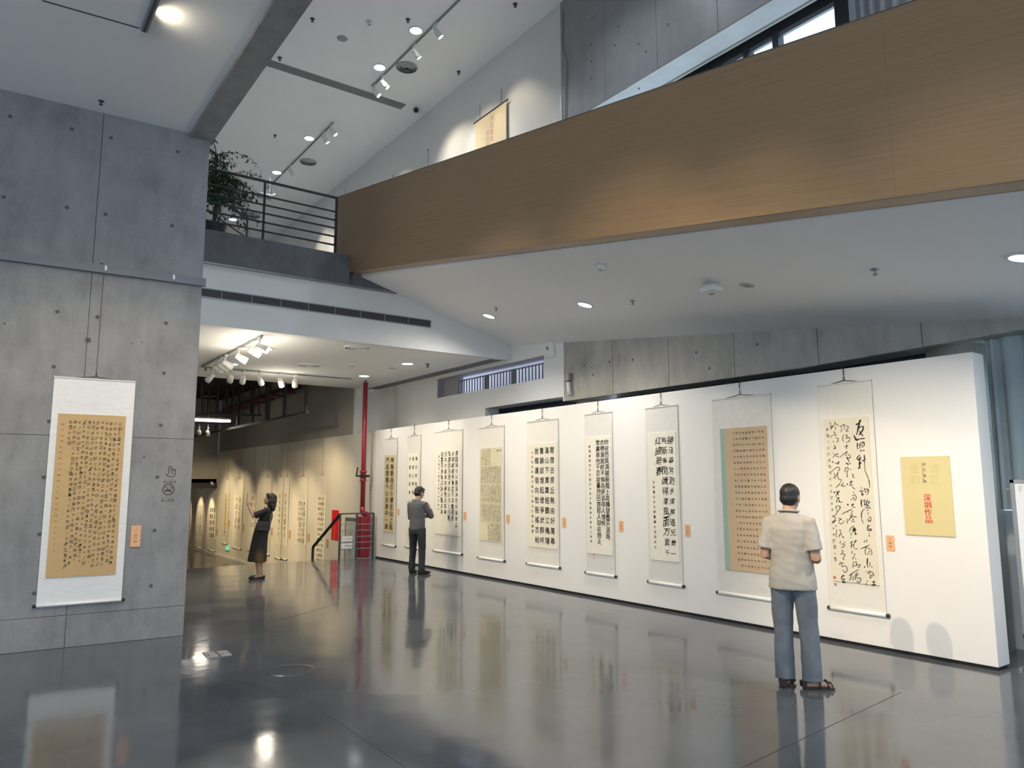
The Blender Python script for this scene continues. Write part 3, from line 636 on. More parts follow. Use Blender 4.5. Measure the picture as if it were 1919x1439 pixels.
s_.tube([V3(0, .02, .315), V3(0, .015, .40), V3(0, 0, .60), V3(0, -.025, .80), V3(0, -.05, .93), V3(0, -.085, 1.04), V3(0, -.11, 1.14), V3(0, -.128, 1.225), V3(0, -.14, 1.265)],
       [(.20, .168), (.198, .162), (.185, .147), (.168, .132), (.155, .122), (.148, .115), (.153, .112), (.128, .088), (.068, .062)], 26, side=(1, 0, 0))
for k in (0, 1): s_.tube([V3(sh[k].x*.5, -.13, 1.243), V3(sh[k].x, -.12, 1.228), sh[k].lerp(el[k], .5), sh[k].lerp(el[k], .92)], [.042, .054, .055, .060], 16)
solid(s_, 'dress', SKT, t, .008, 2, (.008, 9, 9, 2.5))
for k in (0, 1): shoe('shoe', BS, t, an[k], fd[k], .245, low=True)
MB().tube([wr[0]+V3(.026*cos(u), .012*sin(u), .026*sin(u)*.3)+(el[0]-wr[0])*.12 for u in [2*pi*i/14 for i in range(15)]], .005, 6).build('bracelet', PLAST, t, smooth=True)
Mw = Matrix.Translation(gp) @ Matrix.Rotation(WZ, 4, 'Z')
ph = thing('phone', 'dark phone held up in the hands of the woman in black', 'phone', Mw @ pc, WZ)
MB().box((-.037, -.004, -.05), (.037, .004, .10)).build('case', BLACK, ph, bevel=.003); MB().box((-.034, -.0048, -.045), (.034, -.0038, .095)).build('screen', mat('phone screen', (.02, .022, .025, 1), .15), ph)
MB().box((.010, .004, .066), (.033, .0065, .092)).build('camera_bump', BLACK, ph)
bg = thing('shoulder_bag', 'dark grey shoulder bag worn at the waist of the woman in black', 'bag', Mw @ V3(-.185, -.075, .955), WZ)
MB().hexa([(-.045, -.12, -.085), (.03, -.12, -.085), (.03, .11, -.075), (-.045, .11, -.075), (-.035, -.13, .075), (.03, -.13, .075), (.03, .10, .085), (-.035, .10, .085)]).build('pouch', mat('charcoal fabric', (.045, .045, .047, 1), .85), bg, bevel=.015)
MB().box((-.052, -.11, .0), (-.036, .09, .078)).build('flap', bpy.data.materials['charcoal fabric'], bg, bevel=.006)
MB().tube([V3(0, -.12, .07), V3(.06, -.12, .14), V3(.14, -.13, .22), V3(.25, -.10, .30), V3(.30, -.03, .31)], [(.004, .012)]*5, 6, side=(0, 1, 0)).build('strap', mat('pale strap', (.35, .33, .30, 1), .7), bg, smooth=True)

bpy.data.scenes.remove(TMP)
# ============================================================ WRITING
_G = {}
def glyph(ch):
    """outline of a character as triangles in a unit cell centred on 0,0"""
    if ch in _G: return _G[ch]
    cu = bpy.data.curves.new('glyph', 'FONT'); cu.body = ch; cu.size = 1.0; cu.resolution_u = 2
    ob = bpy.data.objects.new('glyph', cu); me = bpy.data.meshes.new_from_object(ob)
    V = [(v.co.x, v.co.y) for v in me.vertices]; F = [tuple(p.vertices) for p in me.polygons]
    bpy.data.objects.remove(ob); bpy.data.curves.remove(cu); bpy.data.meshes.remove(me)
    if V:
        xs = [v[0] for v in V]; zs_ = [v[1] for v in V]; cx = (min(xs)+max(xs))/2; cz = (min(zs_)+max(zs_))/2
        V = [(x-cx, z-cz) for x, z in V]
    _G[ch] = (V, F); return _G[ch]
def put(mb, ch, x, z, sx, sz=None, style='', y=0.0):
    """write one character in the local x/z plane (y faces the viewer when negative)"""
    V, F = glyph(ch); sz = sz or sx; shear = 0; rot = 0; w = 0
    if style in ('brush', 'bold'): shear = random.uniform(-.05, .3); rot = random.uniform(-.14, .14); w = .055; k = random.uniform(.82, 1.22); sx *= k; sz *= k*random.uniform(.9, 1.15)
    elif style == 'cursive': shear = random.uniform(.1, .5); rot = random.uniform(-.25, .25); w = .11; k = random.uniform(.6, 1.35); sx *= k*.9; sz *= k
    elif style == 'clerical': rot = random.uniform(-.04, .04); w = .02
    elif style == 'seal': w = .03
    a, b, c_ = random.random()*9, random.random()*9, random.random()*9
    reps = [(0, 0)]
    if style == 'clerical': reps = [(-.016, 0), (.016, .008), (0, -.016), (0, .016)]
    elif style == 'seal': reps = [(-.02, 0), (.02, 0), (0, .02)]
    elif style == 'bold': reps = [(-.012, 0), (.014, .014)]
    out = []
    for (ox, oz) in reps:
        P = []
        for (gx, gz) in V:
            gx += ox; gz += oz
            if w: gx, gz = gx+w*sin(5*gz+a)+w*.5*sin(9*gx+b), gz+w*sin(5.5*gx+c_)+w*.4*sin(11*gz+a)
            gx += shear*gz*.5; gz += rot*gx
            P.append((x+gx*sx, y, z+gz*sz))
        mb.add(P, F)
def column(mb, text, x, ztop, pitch, size, style='', sx=None, y=0.0, drift=0.0):
    for i, ch in enumerate(text):
        if ch == ' ': continue
        put(mb, ch, x+drift*i, ztop-(i+.5)*pitch, sx or size, size, style, y-.0002*random.random())
def ribbon(mb, pts, w, y):
    """a brush stroke through the points, thin at both ends"""
    P = [Vector((a, 0, b)) for a, b in pts]
    if len(P) < 2:
        p = P[0]; mb.add([(p.x-w, y, p.z), (p.x, y, p.z-w*.9), (p.x+w*.8, y, p.z-w*.2), (p.x, y, p.z+w)], [(0, 1, 2, 3)]); return
    Q = [P[0]*2-P[1]]+P+[P[-1]*2-P[-2]]; C = []
    for i in range(1, len(Q)-2):
        for k in range(5):
            t = k/5; a, b, c, d = Q[i-1:i+3]
            C.append(.5*((2*b)+(c-a)*t+(2*a-5*b+4*c-d)*t*t+(3*b-a-3*c+d)*t**3))
    C.append(P[-1]); n = len(C); V = []
    for i, p in enumerate(C):
        d = (C[min(i+1, n-1)]-C[max(i-1, 0)]); d = d.normalized() if d.length > 1e-9 else Vector((1, 0, 0)); nn = Vector((-d.z, 0, d.x))
        t = i/(n-1); k = w*.5*(.35+.75*(sin(pi*min(1, t*1.25+.08))**.6 if t < .75 else 1-.9*(t-.75)/.25*.75)*(.8+.3*sin(7*t+w*900)))
        V += [(p.x+nn.x*k, y, p.z+nn.z*k), (p.x-nn.x*k, y, p.z-nn.z*k)]
    mb.add(V, [(2*i, 2*i+1, 2*i+3, 2*i+2) for i in range(n-1)])

# ============================================================ DISPLAY WALL
dw = thing('display_partition', 'long white exhibition partition carrying the row of hanging scrolls and the yellow poster', 'partition', (DX, 3.14, 0))
MB().box((0, 0, .035), (.25, 13.16, 2.97)).build('panel', PANELW, dw, bevel=.006)
MB().box((.03, .02, 0), (.23, 13.12, .036)).build('plinth', BLACK, dw)

# ============================================================ HANGING SCROLLS
SCROLL_N = [0]
def scroll(label, loc, rz, w, h, paper, writer, ptop=None, mount=SILK, pm=PAPER, group=None, cord_to=None, knobs=True, seal=None, rollr=.02, strips=(), detail=True, name='hanging_scroll', inkm=None):
    """w x h mount, bottom edge at z=0 locally; paper = (x0, z0, x1, z1) measured from the centre line and bottom"""
    t = thing(name, label, 'scroll', loc, rz, group)
    n = 10; V = []; F = []                      # sheet with a slight belly, 2 mm thick
    for s_ in (0, .002):
        for i in range(n+1):
            z = h*i/n; y = -.012-.010*sin(pi*i/n)+s_
            V += [(-w/2, y, z), (w/2, y, z)]
    for i in range(n):
        a = 2*i; b = 2*(n+1)+2*i
        F += [(a, a+1, a+3, a+2), (b, b+2, b+3, b+1), (a, a+2, b+2, b), (a+1, b+1, b+3, a+3)]
    F += [(0, 2*(n+1), 2*(n+1)+1, 1), (2*n, 2*n+1, 4*n+3, 4*n+2)]
    MB().add(V, F).build('silk_mount', mount, t, smooth=False)
    yb = -.0275
    def sheet(x0, z0, x1, z1, y, m, nm):
        return MB().box((x0, y-.0008, z0), (x1, -.012, z1)).build(nm, m, t)
    x0, pz0, x1, pz1 = paper
    pp = sheet(x0, pz0, x1, pz1, yb, pm, 'paper')
    for (a, b, c, d, m) in strips: sheet(a, b, c, d, yb+.0002, m, 'paper_border')
    ink = MB(); writer(ink, x0, pz0, x1, pz1, yb-.0016)
    if ink.v: ink.build('calligraphy', inkm or INK, t)
    if seal:
        for (sx_, sz_, s_) in seal: MB().box((sx_-s_/2, yb-.0018, sz_-s_/2), (sx_+s_/2, yb-.001, sz_+s_/2)).build('red_seal', SEALR, t)
    MB().cyl((-w/2, -.018, 0), (w/2, -.018, 0), rollr, n=12).build('roller', ROLLW, t, smooth=True)
    if knobs:
        for s_ in (-1, 1):
            MB().lathe([(rollr*.8, 0), (rollr*1.05, .006), (rollr*1.05, .03), (rollr*.7, .034)], 12, (s_*w/2, -.018, 0), (s_, 0, 0)).build('knob', KNOB, t, smooth=True)
    MB().box((-w/2-.003, -.022, h-.004), (w/2+.003, -.006, h+.01)).build('top_stave', SILK2, t)
    if detail:
        MB().tube([(-w*.26, -.014, h+.008), (-w*.1, -.014, h+.022), (0, -.014, h+.035), (w*.1, -.014, h+.02), (w*.26, -.014, h+.008)], .0045, 5).build('hanging_cord', CORD, t)
    if cord_to:
        hk = MB().cyl((0, -.014, h+.03), (0, -.014, h+.075), .007, n=6).cyl((0, -.014, h+.07), (0, -.014, cord_to), .0028, n=5)
        if cord_to < h+.4: hk.cyl((0, -.014, cord_to-.07), (0, -.014, cord_to+.012), .006, n=6).box((-.006, -.02, cord_to+.006), (.006, .03, cord_to+.014))
        hk.build('hanger', CORD, t)
    return t

def card(label, yz, w=.115, h=.2, group='orange caption cards'):
    t = thing('caption_card', label, 'caption card', (DX, yz[0], yz[1]), -pi/2, group)
    MB().box((-w/2, -.006, 0), (w/2, -.001, h)).build('card', ORANGE, t)
    m = MB()
    for k, z in enumerate((.17, .158, .146)): put(m, '书作品'[k], 0, z*h/.2, .011, None, '', -.0068)
    for k, z in enumerate((.115, .098, .09, .06, .052)): m.box((-.018+.004*(k % 2), -.0067, z*h/.2), (.016, -.0062, z*h/.2+.004))
    m.build('lettering', INKG, t)
    return t
def dwall(px):                       # photo points on the display wall plane -> (y, z)
    return [(p.y, p.z) for p in (hit(x, y, 0, DX-.02) for x, y in px)]
def wall_scroll(label, tl, tr, bl, br, ptl, pbr, writer, top=True, **kw):
    (ya, za), (yb_, zb), (yc, zc), (yd, zd), (ye, ze_), (yf, zf) = dwall((tl, tr, bl, br, ptl, pbr))
    zt_ = (za+zb)/2; zb_ = (zc+zd)/2; w = ((ya-yb_)+(yc-yd)*.94)/2; y0_ = ((ya+yb_)/2+(yc+yd)/2)/2
    h = zt_-zb_
    pw = kw.pop('pw', None)
    paper = (-(ye-y0_), zf-zb_, -(yf-y0_), ze_-zb_)
    pwid = min(w*.93, (paper[2]-paper[0])); 
    if pw: pwid = pw*w
    c = kw.pop('pc', 0.0)*w
    paper = (c-pwid/2, paper[1], c+pwid/2, paper[3])
    if top: kw.setdefault('cord_to', 2.965-zb_)
    return scroll(label, (DX, y0_, zb_), -pi/2, w, h, paper, writer, **kw), (y0_, zb_, w, h)

def cols(lines, size=.8, style='brush', top=0.0, wid=None, rows=None, margin=.06, sxk=1.0, small=None):
    """lines are columns from right to left; a writer filling the paper"""
    def wr(mb, x0, z0, x1, z1, y):
        n = len(lines); W_ = x1-x0; H_ = z1-z0; px = W_*(1-2*margin)/n
        rr_ = rows or max(len(l) for l in lines); pz = H_*(1-.05-top)/rr_
        for i, l in enumerate(lines):
            x = x1-W_*margin-px*(i+.5); s_ = min(px, pz)*size
            sm_ = small and i in small
            if sm_:
                q = H_*.86/max(len(l), 18); column(mb, l, x+px*.1, z1-H_*.06, q, q*.62, style, None, y)
            else: column(mb, l, x, z1-H_*(.025+top), pz, s_ if sxk == 1 else pz*size, style, px*size*sxk if sxk != 1 else None, y)
    return wr
LANTING = '永和九年歲在癸丑暮春之初會于會稽山陰之蘭亭修禊事也群賢畢至少長咸集此地有崇山峻嶺茂林修竹又有清流激湍映帶左右引以為流觴曲水列坐其次雖無絲竹管弦之盛一觴一詠亦足以暢敘幽情是日也天朗氣清惠風和暢仰觀宇宙之大俯察品類之盛所以遊目騁懷足以極視聽之娛信可樂也夫人之相與俯仰一世或取諸懷抱悟言一室之內或因寄所託放浪形骸之外雖趣舍萬殊靜躁不同當其欣於所遇暫得於己快然自足不知老之將至及其所之既倦情隨事遷感慨係之矣向之所欣俛仰之間已為陳跡猶不能不以之興懷況修短隨化終期於盡古人云死生亦大矣豈不痛哉每覽昔人興感之由若合一契未嘗不臨文嗟悼不能喻之於懷固知一死生為虛誕齊彭殤為妄作後之視今亦猶今之視昔悲夫故列敘時人錄其所述雖世殊事異所以興懷其致一也後之覽者亦將有感於斯文'
HEART = '觀自在菩薩行深般若波羅蜜多時照見五蘊皆空度一切苦厄舍利子色不異空空不異色色即是空空即是色受想行識亦復如是舍利子是諸法空相不生不滅不垢不淨不增不減是故空中無色無受想行識無眼耳鼻舌身意無色聲香味觸法無眼界乃至無意識界無無明亦無無明盡乃至無老死亦無老死盡無苦集滅道無智亦無得以無所得故菩提薩埵依般若波羅蜜多故心無罣礙無罣礙故無有恐怖遠離顛倒夢想究竟涅槃三世諸佛依般若波羅蜜多故得阿耨多羅三藐三菩提故知般若波羅蜜多是大神咒是大明咒是無上咒是無等等咒能除一切苦真實不虛'
YUEYANG = '慶曆四年春滕子京謫守巴陵郡越明年政通人和百廢具興乃重修岳陽樓增其舊制刻唐賢今人詩賦于其上屬予作文以記之予觀夫巴陵勝狀在洞庭一湖銜遠山吞長江浩浩湯湯橫無際涯朝暉夕陰氣象萬千此則岳陽樓之大觀也前人之述備矣然則北通巫峽南極瀟湘遷客騷人多會於此覽物之情得無異乎若夫霪雨霏霏連月不開陰風怒號濁浪排空日星隱曜山岳潛形商旅不行檣傾楫摧薄暮冥冥虎嘯猿啼登斯樓也則有去國懷鄉憂讒畏譏滿目蕭然感極而悲者矣至若春和景明波瀾不驚上下天光一碧萬頃沙鷗翔集錦鱗游泳岸芷汀蘭郁郁青青'
def chunk(s, n): return [s[i:i+n] for i in range(0, len(s), n)]

SCG = 'scrolls on the white display partition'
S = []
S.append(wall_scroll('narrow scroll with two columns on a gold strip, nearest the red fire pipe', (722, 822.6), (744.7, 821), (715.4, 1020), (741.6, 1024), (724.4, 853.3), (739, 998),
    cols(['坤軸懸高日小樓從仙上龍', '門庭閒靜今心自春中一錦'], .95, 'seal', sxk=.8), pm=mat('gold strip paper', (.66, .55, .33, 1), .8, var=.08, scale=6), mount=SILK2, pw=.82, group=SCG))
S.append(wall_scroll('scroll of spaced clerical characters hanging behind the man in dark grey', (765, 817.5), (790.5, 815), (758.7, 1023.7), (785, 1027.5), (768.7, 848.7), (787, 1000),
    cols(['萬古詩如許紅塵間', '晉唐人琴清風月明', '字語知音客心自遠'], .62, 'clerical', rows=9), mount=SILK2, pw=.8, group=SCG))
S.append(wall_scroll('wide scroll of six cursive columns just right of the man in dark grey', (816, 810), (866.7, 804.5), (810.5, 1031), (867, 1038.7), (818, 843), (864, 1005),
    cols(['東臨碣石以觀滄海水何澹澹山', '島竦峙樹木叢生百草豐茂秋', '風蕭瑟洪波湧起日月之行若', '出其中星漢燦爛若出其裏', '幸甚至哉歌以詠志觀滄海', '曹孟德詩一首癸卯春日書於鵬城'], .84, 'bold', rows=14, small=(5,)), mount=SILK, pw=.9, group=SCG))
def yue(mb, x0, z0, x1, z1, y):
    W_ = x1-x0; H_ = z1-z0; hs = [0, .195, .39, .595, .80, 1.0]; ch = iter(YUEYANG*3)
    for b in range(5):
        za, zb = z1-H_*hs[b]-.008, z1-H_*hs[b+1]+.008
        mb.box((x0+.012, y, za+.003), (x1-.012, y+.0004, za+.0055))
        if b == 0:
            column(mb, '岳', x1-.03, za-.015, .04, .03, 'brush', None, y)
            for k, c_ in enumerate('岳陽樓記'): put(mb, c_, x1-.035-.042*k, za-.045, .036, None, 'brush', y)
        for c_ in range(14):
            x = x1-.02-(W_-.04)*(c_+.5)/14
            if b == 0 and c_ < 7: continue
            if b == 4 and c_ > 8: continue
            n_ = 9 if b else 8
            column(mb, ''.join(next(ch) for _ in range(n_)), x, za-.01, (za-zb-.02)/n_, (W_/14)*.66, 'brush', None, y)
S.append(wall_scroll('scroll of tiny dense writing in ruled blocks on yellowed paper', (898, 802), (943, 797.5), (896, 1044.5), (948, 1051.5), (902, 841), (938, 1016.5), yue, inkm=mat('brown ink', (.07, .06, .045, 1), .8), pm=mat('aged paper', (.72, .66, .46, 1), .8, var=.05, scale=6), pw=.86, mount=SILK, group=SCG))
S.append(wall_scroll('scroll of bold square clerical characters in four widely spaced columns', (988, 791), (1044, 784.4), (987, 1056), (1052, 1064.2), (991.5, 832.4), (1046, 1030),
    cols(['閒宿古原丘無由好萬尋', '漢山下貫葉經聽江穐隱', '書韻話埋起燈爭狀醉吟', '故鄉運宿向愁殷搖衣帖', '心於癸卯年春月錄宋人詩句於南山書屋'], .84, 'clerical', rows=10, small=(4,), sxk=1.0), pm=mat('cream paper', (.78, .74, .62, 1), .8), pw=.93, seal=((-.17, .62, .02), (-.17, .57, .018)), group=SCG))
S.append(wall_scroll('scroll of three tightly packed seal-script columns with a small inscription', (1096.3, 777), (1144.6, 771.7), (1097, 1072.7), (1156.5, 1080.6), (1097.6, 820.5), (1148, 1041),
    cols(['昨夜西風凋碧樹獨上高樓望盡天涯路', '衣帶漸寬終不悔為伊消得人憔悴', '眾裏尋他千百度驀然回首那人卻在燈火', '', '闌珊處靜安先生論古今成大事業者必經此三境界'], 1.02, 'seal', rows=18, small=(4,), sxk=.98), mount=SILK2, pw=.9, seal=((-.13, .28, .022), (-.13, .23, .018)), group=SCG))
S.append(wall_scroll('scroll of bold running-script verse, its third column only half filled', (1209.3, 765.6), (1267, 759), (1215, 1089.8), (1284, 1099), (1214, 812.6), (1274, 1054),
    cols(['勝日尋芳泗水濱無邊光景一', '時新等閒識得東風面万紫千', '紅總是春', '        朱熹春日癸卯仲春書於深圳清堂'], .92, 'bold', rows=12, small=(3,)), mount=SILK2, pw=.86, group=SCG))
# last column of that scroll is the small inscription under the short third column
def heart(mb, x0, z0, x1, z1, y):
    W_ = x1-x0; H_ = z1-z0; C = chunk(HEART, 23)
    for i in range(12):
        l = C[i] if i < len(C) else ''
        column(mb, l, x1-.03-(W_-.05)*(i+.5)/12, z1-.03, (H_-.06)/23, .027, 'brush', .033, y)
(bt, (by, bz, bw, bh)) = wall_scroll('wide scroll of small characters on tan paper with a pale green left border', (1335, 749), (1447, 738.5), (1342.6, 1107.5), (1462, 1128.5), (1364, 803), (1450, 1077),
    heart, inkm=mat('brown ink', (.07, .06, .045, 1), .8), pm=PAPERB, pw=.70, pc=.075, mount=SILK2, group=SCG)
MB().box((-.36*bw, -.0285, [c for c in bt.children if c.name.startswith('paper')][0].bound_box[0][2]), (-.275*bw, -.012, [c for c in bt.children if c.name.startswith('paper')][0].bound_box[1][2])).build('paper_border', GREENP, bt)
def wild(mb, x0, z0, x1, z1, y): pass
t9, (y9, z9, w9, h9) = wall_scroll('tall scroll of wild cursive writing, nearest the yellow poster', (1535.8, 722.6), (1632, 713.2), (1551, 1137), (1666, 1155), (1547, 786), (1655, 1098), wild, pm=mat('buff paper', (.73, .67, .54, 1), .8, var=.05, scale=4), pw=.83, mount=SILK, seal=((-.235, .33, .03), (-.232, .26, .024)), group=SCG)
A_ = '''20:527,190 505,235 462,258|18:515,215 490,330 470,395|16:500,300 560,280 555,330 520,380 505,400|14:510,345 560,410|18:435,398 470,460 510,450 585,440
13:487,500 483,560 492,590|12:520,505 515,580|12:525,505 570,495 572,545 540,560|10:530,535 560,530|14:520,615 545,600|14:560,600 578,610
15:515,665 478,710 500,725 535,690|12:500,740 535,720|17:515,740 512,840|15:500,785 540,770|13:490,850 530,830|12:575,660 580,720 575,770|11:545,750 600,720|9:580,720 585,860 610,930 640,1010 650,1110
13:535,1105 545,1115|12:515,1155 550,1145|12:550,1150 548,1210 570,1190|9:585,1110 570,1150|11:580,1130 628,1130 625,1180 605,1205|9:585,1155 600,1150 590,1180
12:540,1265 530,1300|12:545,1290 525,1330|10:540,1310 540,1370|10:575,1260 570,1300|10:590,1270 580,1340 600,1330|10:620,1260 605,1330 655,1365|10:610,1300 645,1300 590,1380
9:245,265 265,290 285,260 310,260 300,320|8:275,300 262,355|9:330,270 365,290 330,340 368,345|9:300,390 285,440 295,490|9:320,400 350,400 330,440 380,430 370,480 330,495|9:340,515 335,590|9:305,555 360,545
9:250,695 300,650 350,615|8:345,620 320,680|9:345,660 385,670 380,710 350,700|13:340,690 360,730 375,760|12:325,770 360,790 395,775|9:330,840 310,890|9:315,850 355,830 355,880 325,890|9:345,890 345,970|9:390,850 400,870|9:410,920 430,930 420,960 450,970
10:300,1040 270,1080 330,1085|10:350,1060|10:375,1035 425,1020|10:400,1000 395,1060 375,1080|9:400,1070 430,1110 455,1130|9:415,1060 422,1067|9:420,1165 440,1172|9:400,1250 400,1280|9:410,1220 450,1200 470,1250 440,1285|8:420,1250 440,1240 430,1270
8:110,225 125,250 120,290|8:125,300 150,270 120,330|8:190,215 170,260 140,300|8:180,240 230,270|8:185,280 190,310 180,330|10:175,360|8:110,430 150,400 200,375|8:175,410 205,400|9:190,440 225,440 220,485 200,490|8:150,490 170,480
9:185,530 170,545 190,560 165,580 200,575|8:150,640 165,650|8:185,650 165,690 150,700|8:210,640 190,690|8:200,660 230,650|8:205,680 240,695|11:150,760|9:180,770 205,780 240,755 215,800|9:130,895 180,850 230,830 245,860 215,890
8:165,905 180,940 160,980|8:180,990 200,930|8:190,950 230,900|8:210,900 230,990 270,1000 240,1060 190,1110|12:175,1170|12:205,1150 215,1180|12:245,1145 210,1190 190,1230|11:215,1190 235,1210|11:200,1260 235,1240 230,1270|11:210,1270 205,1310|12:235,1270 245,1300 280,1300|10:200,1350 195,1400|10:205,1350 250,1360 240,1400 205,1430
11:355,1335|10:400,1345 425,1325 415,1360 460,1375'''
B_ = '''10:530,85 495,130 490,200 515,270|9:545,75 605,80|9:565,105|8:570,130 575,160|9:575,195 605,190 600,240 570,225 580,210|9:570,240 600,235|10:565,275 570,330 610,335 600,355 560,345 575,300 600,290|9:580,385 590,395|9:575,410 595,425
9:530,475 522,500|9:560,465 548,495|10:480,578 540,555 590,530|9:560,545 535,600 545,655|9:560,570 600,580 620,630 600,650|8:575,600 590,610 570,640 565,655|13:565,690 560,770 575,805|9:590,740 595,790|10:530,800|10:610,795 625,805
9:540,850 545,860|9:570,850 572,890|9:595,840 585,870 615,860 640,900 610,910 590,880|11:600,930|12:560,970 565,985|12:545,1000 555,1020|11:620,985 650,980 635,1010|14:615,1020 665,1018
10:325,35|9:390,35 402,28|9:250,155 290,130 380,90|9:320,120 325,135|8:380,110 360,160|9:340,170 435,190|9:385,150 330,235|9:360,180 400,230|9:310,205 318,270|9:375,240|9:400,245
8:400,295 350,330 345,370|9:360,340 390,340 380,380|9:360,380 365,415|12:400,310 395,370|11:385,350 430,345|13:410,320 415,410|10:400,390 440,400|9:355,435 365,440|8:350,510 375,490|8:375,480 365,570|8:355,545 390,525|9:395,490 430,475 400,510|8:400,510 395,560 420,580 445,575|9:375,600 372,640
8:400,640 410,645 375,715|8:410,690 425,710|9:385,740 388,810|9:395,745 430,740 425,790|9:400,790 470,770 465,800 440,800|9:455,830 390,870 335,910|9:375,880 345,970|8:390,910 385,970|9:420,880 410,960|8:420,900 460,890|9:440,860 430,930 480,940 470,985 430,990|9:430,970 448,975
9:150,180 190,140 200,100|9:150,180 170,200 150,260|9:135,250 180,230|9:205,200 245,215 215,225|9:215,220 220,265 260,265 275,230|9:180,300|9:190,340 180,400 185,440|8:215,350 240,360 210,440|8:235,385 250,420|11:265,435
9:235,480 225,510|9:275,490 290,505|9:240,520 280,520 265,560 240,555|8:240,600 270,610 240,640 230,650|8:250,640 290,650 260,700 285,705|8:215,775 240,740 250,790|8:240,760 275,750|9:245,800 300,790 315,850 270,870|8:255,840 280,850|10:240,920 285,905|10:265,895 245,940 265,980|9:255,950 290,945|10:275,940 275,985|12:250,985 300,985'''
ink = MB(); yy0 = -.0292
def strokes(txt, ox, oy, s):
    for ln in txt.split('\n'):
        for st_ in ln.split('|'):
            w_, pts = st_.split(':'); P = []
            for q in pts.split():
                a, b = map(float, q.split(',')); p = hit(ox+a/s, oy+b/s, 0, DX-.029); P.append((-(p.y-y9), p.z-z9))
            ribbon(ink, P, float(w_)*.00112, yy0)
strokes(A_, 1540, 760, 7.193); strokes(B_, 1540, 940, 6.543)
sig = '千霞夕沙村雲飛鳴雪水會初歌者金陽郭春於南山齋'
for i, ch in enumerate(sig):
    k = i/(len(sig)-1); p = hit(1551+15*k, 805+243*k, 0, DX-.029); put(ink, ch, -(p.y-y9), p.z-z9, .034, .038, 'cursive', yy0)
ink.build('calligraphy', INK, t9)

# caption cards
for lab, q in (('orange caption card right of the narrow gold scroll by the fire pipe', ((744.3, 953), (747.5, 966.5))),
               ('orange caption card right of the six-column cursive scroll', ((868, 959.5), (873, 975))),
               ('orange caption card right of the densely ruled scroll', ((948, 964), (954, 981))),
               ('orange caption card right of the bold clerical scroll', ((1052.7, 969.7), (1060, 988.7))),
               ('orange caption card right of the seal-script scroll', ((1158.6, 975.8), (1167.3, 996.6))),
               ('orange caption card right of the running-script verse scroll', ((1282.4, 983), (1292.7, 1005.6))),
               ('orange caption card between the wild cursive scroll and the yellow poster', ((1659, 1003), (1676.5, 1033)))):
    (ya, za), (yb_, zb) = dwall(q); card(lab, ((ya+yb_)/2, zb), abs(ya-yb_), za-zb)

# yellow poster
(ya, za), (yb_, zb), (yc, zc_), (yd, zd) = dwall(((1686.6, 855.7), (1779, 854.3), (1697.4, 1001.6), (1789.8, 1006.5)))
pw_ = (ya-yb_+yc-yd)/2; pz0 = (zc_+zd)/2; ph = (za+zb)/2-pz0
t = thing('poster', 'yellow exhibition poster with red vertical title on the right end of the partition', 'poster', (DX, (ya+yb_+yc+yd)/4, pz0), -pi/2)
MB().box((-pw_/2, -.012, 0), (pw_/2, -.001, ph)).build('board', mat('yellow poster board', (.67, .57, .29, 1), .6), t)
m = MB(); column(m, '深圳作品', .01*pw_/.6, ph*.525, ph*.093, ph*.098, '', None, -.0127)
m2 = MB(); 
for dx in (-.002, .002): column(m2, '深圳作品', dx, ph*.525, ph*.093, ph*.098, '', None, -.0128)
m2.build('red_title', mat('red print', (.62, .05, .05, 1), .6), t)
m = MB(); column(m, '湾区墨韵', -.005, ph*.935, ph*.072, ph*.036, '', None, -.0127); column(m, '深圳书法大展作品展览', -.05*pw_, ph*.93, ph*.027, ph*.02, '', None, -.0127); m.build('black_title', INK, t)
m = MB()
for ch, cx_, cz_ in (('湾', .19, .84), ('区', .19, .70), ('墨', -.22, .84), ('韵', -.22, .70)): put(m, ch, cx_*pw_, cz_*ph, ph*.12, None, '', -.0124)
m.build('faint_title', mat('faint print', (.60, .49, .225, 1), .6), t)

# big scroll on the left concrete wall
c4 = [lw(*q) for q in ((103, 707), (255, 716), (66, 1135), (228, 1124), (111, 775), (237, 780), (84, 1083), (216, 1075))]
uc = (c4[0][0]+c4[1][0]+c4[2][0]+c4[3][0])/4; sw = c4[1][0]-c4[0][0]; sz0 = (c4[2][1]+c4[3][1])/2; sh = (c4[0][1]+c4[1][1])/2-sz0
pc_ = (c4[4][0]+c4[5][0]+c4[6][0]+c4[7][0])/4-uc; pwd = (c4[5][0]-c4[4][0]+c4[7][0]-c4[6][0])/2
def left_writer(mb, x0, z0, x1, z1, y):
    W_ = x1-x0; H_ = z1-z0; C = chunk(LANTING, 29)
    for i in range(12):
        x = x1-W_*.05-W_*.80*(i+.5)/12; l = C[i] if i < len(C) else ''
        z_ = z1-H_*.035
        for ch in l[:28 if i < 11 else 27]:
            p_ = H_*.93/28.5*random.uniform(.86, 1.12)
            put(mb, ch, x+random.uniform(-.004, .004), z_-p_/2, .034, .038, 'cursive' if random.random() < .45 else 'brush', y); z_ -= p_
            if z_ < z0+H_*.03: break
    column(mb, '癸卯年春日錄王右軍蘭亭序一通於鵬城南山客舍并記', x0+W_*.085, z1-H_*.05, H_*.035, .014, 'brush', None, y)
    column(mb, '是日天朗氣清惠風和暢窗外鳥鳴山更幽也', x0+W_*.06, z1-H_*.05, H_*.035, .012, 'brush', None, y)
o4 = Vector((cos(LA), sin(LA), 0))*uc
zp0 = (c4[6][1]+c4[7][1])/2-sz0; zp1 = (c4[4][1]+c4[5][1])/2-sz0
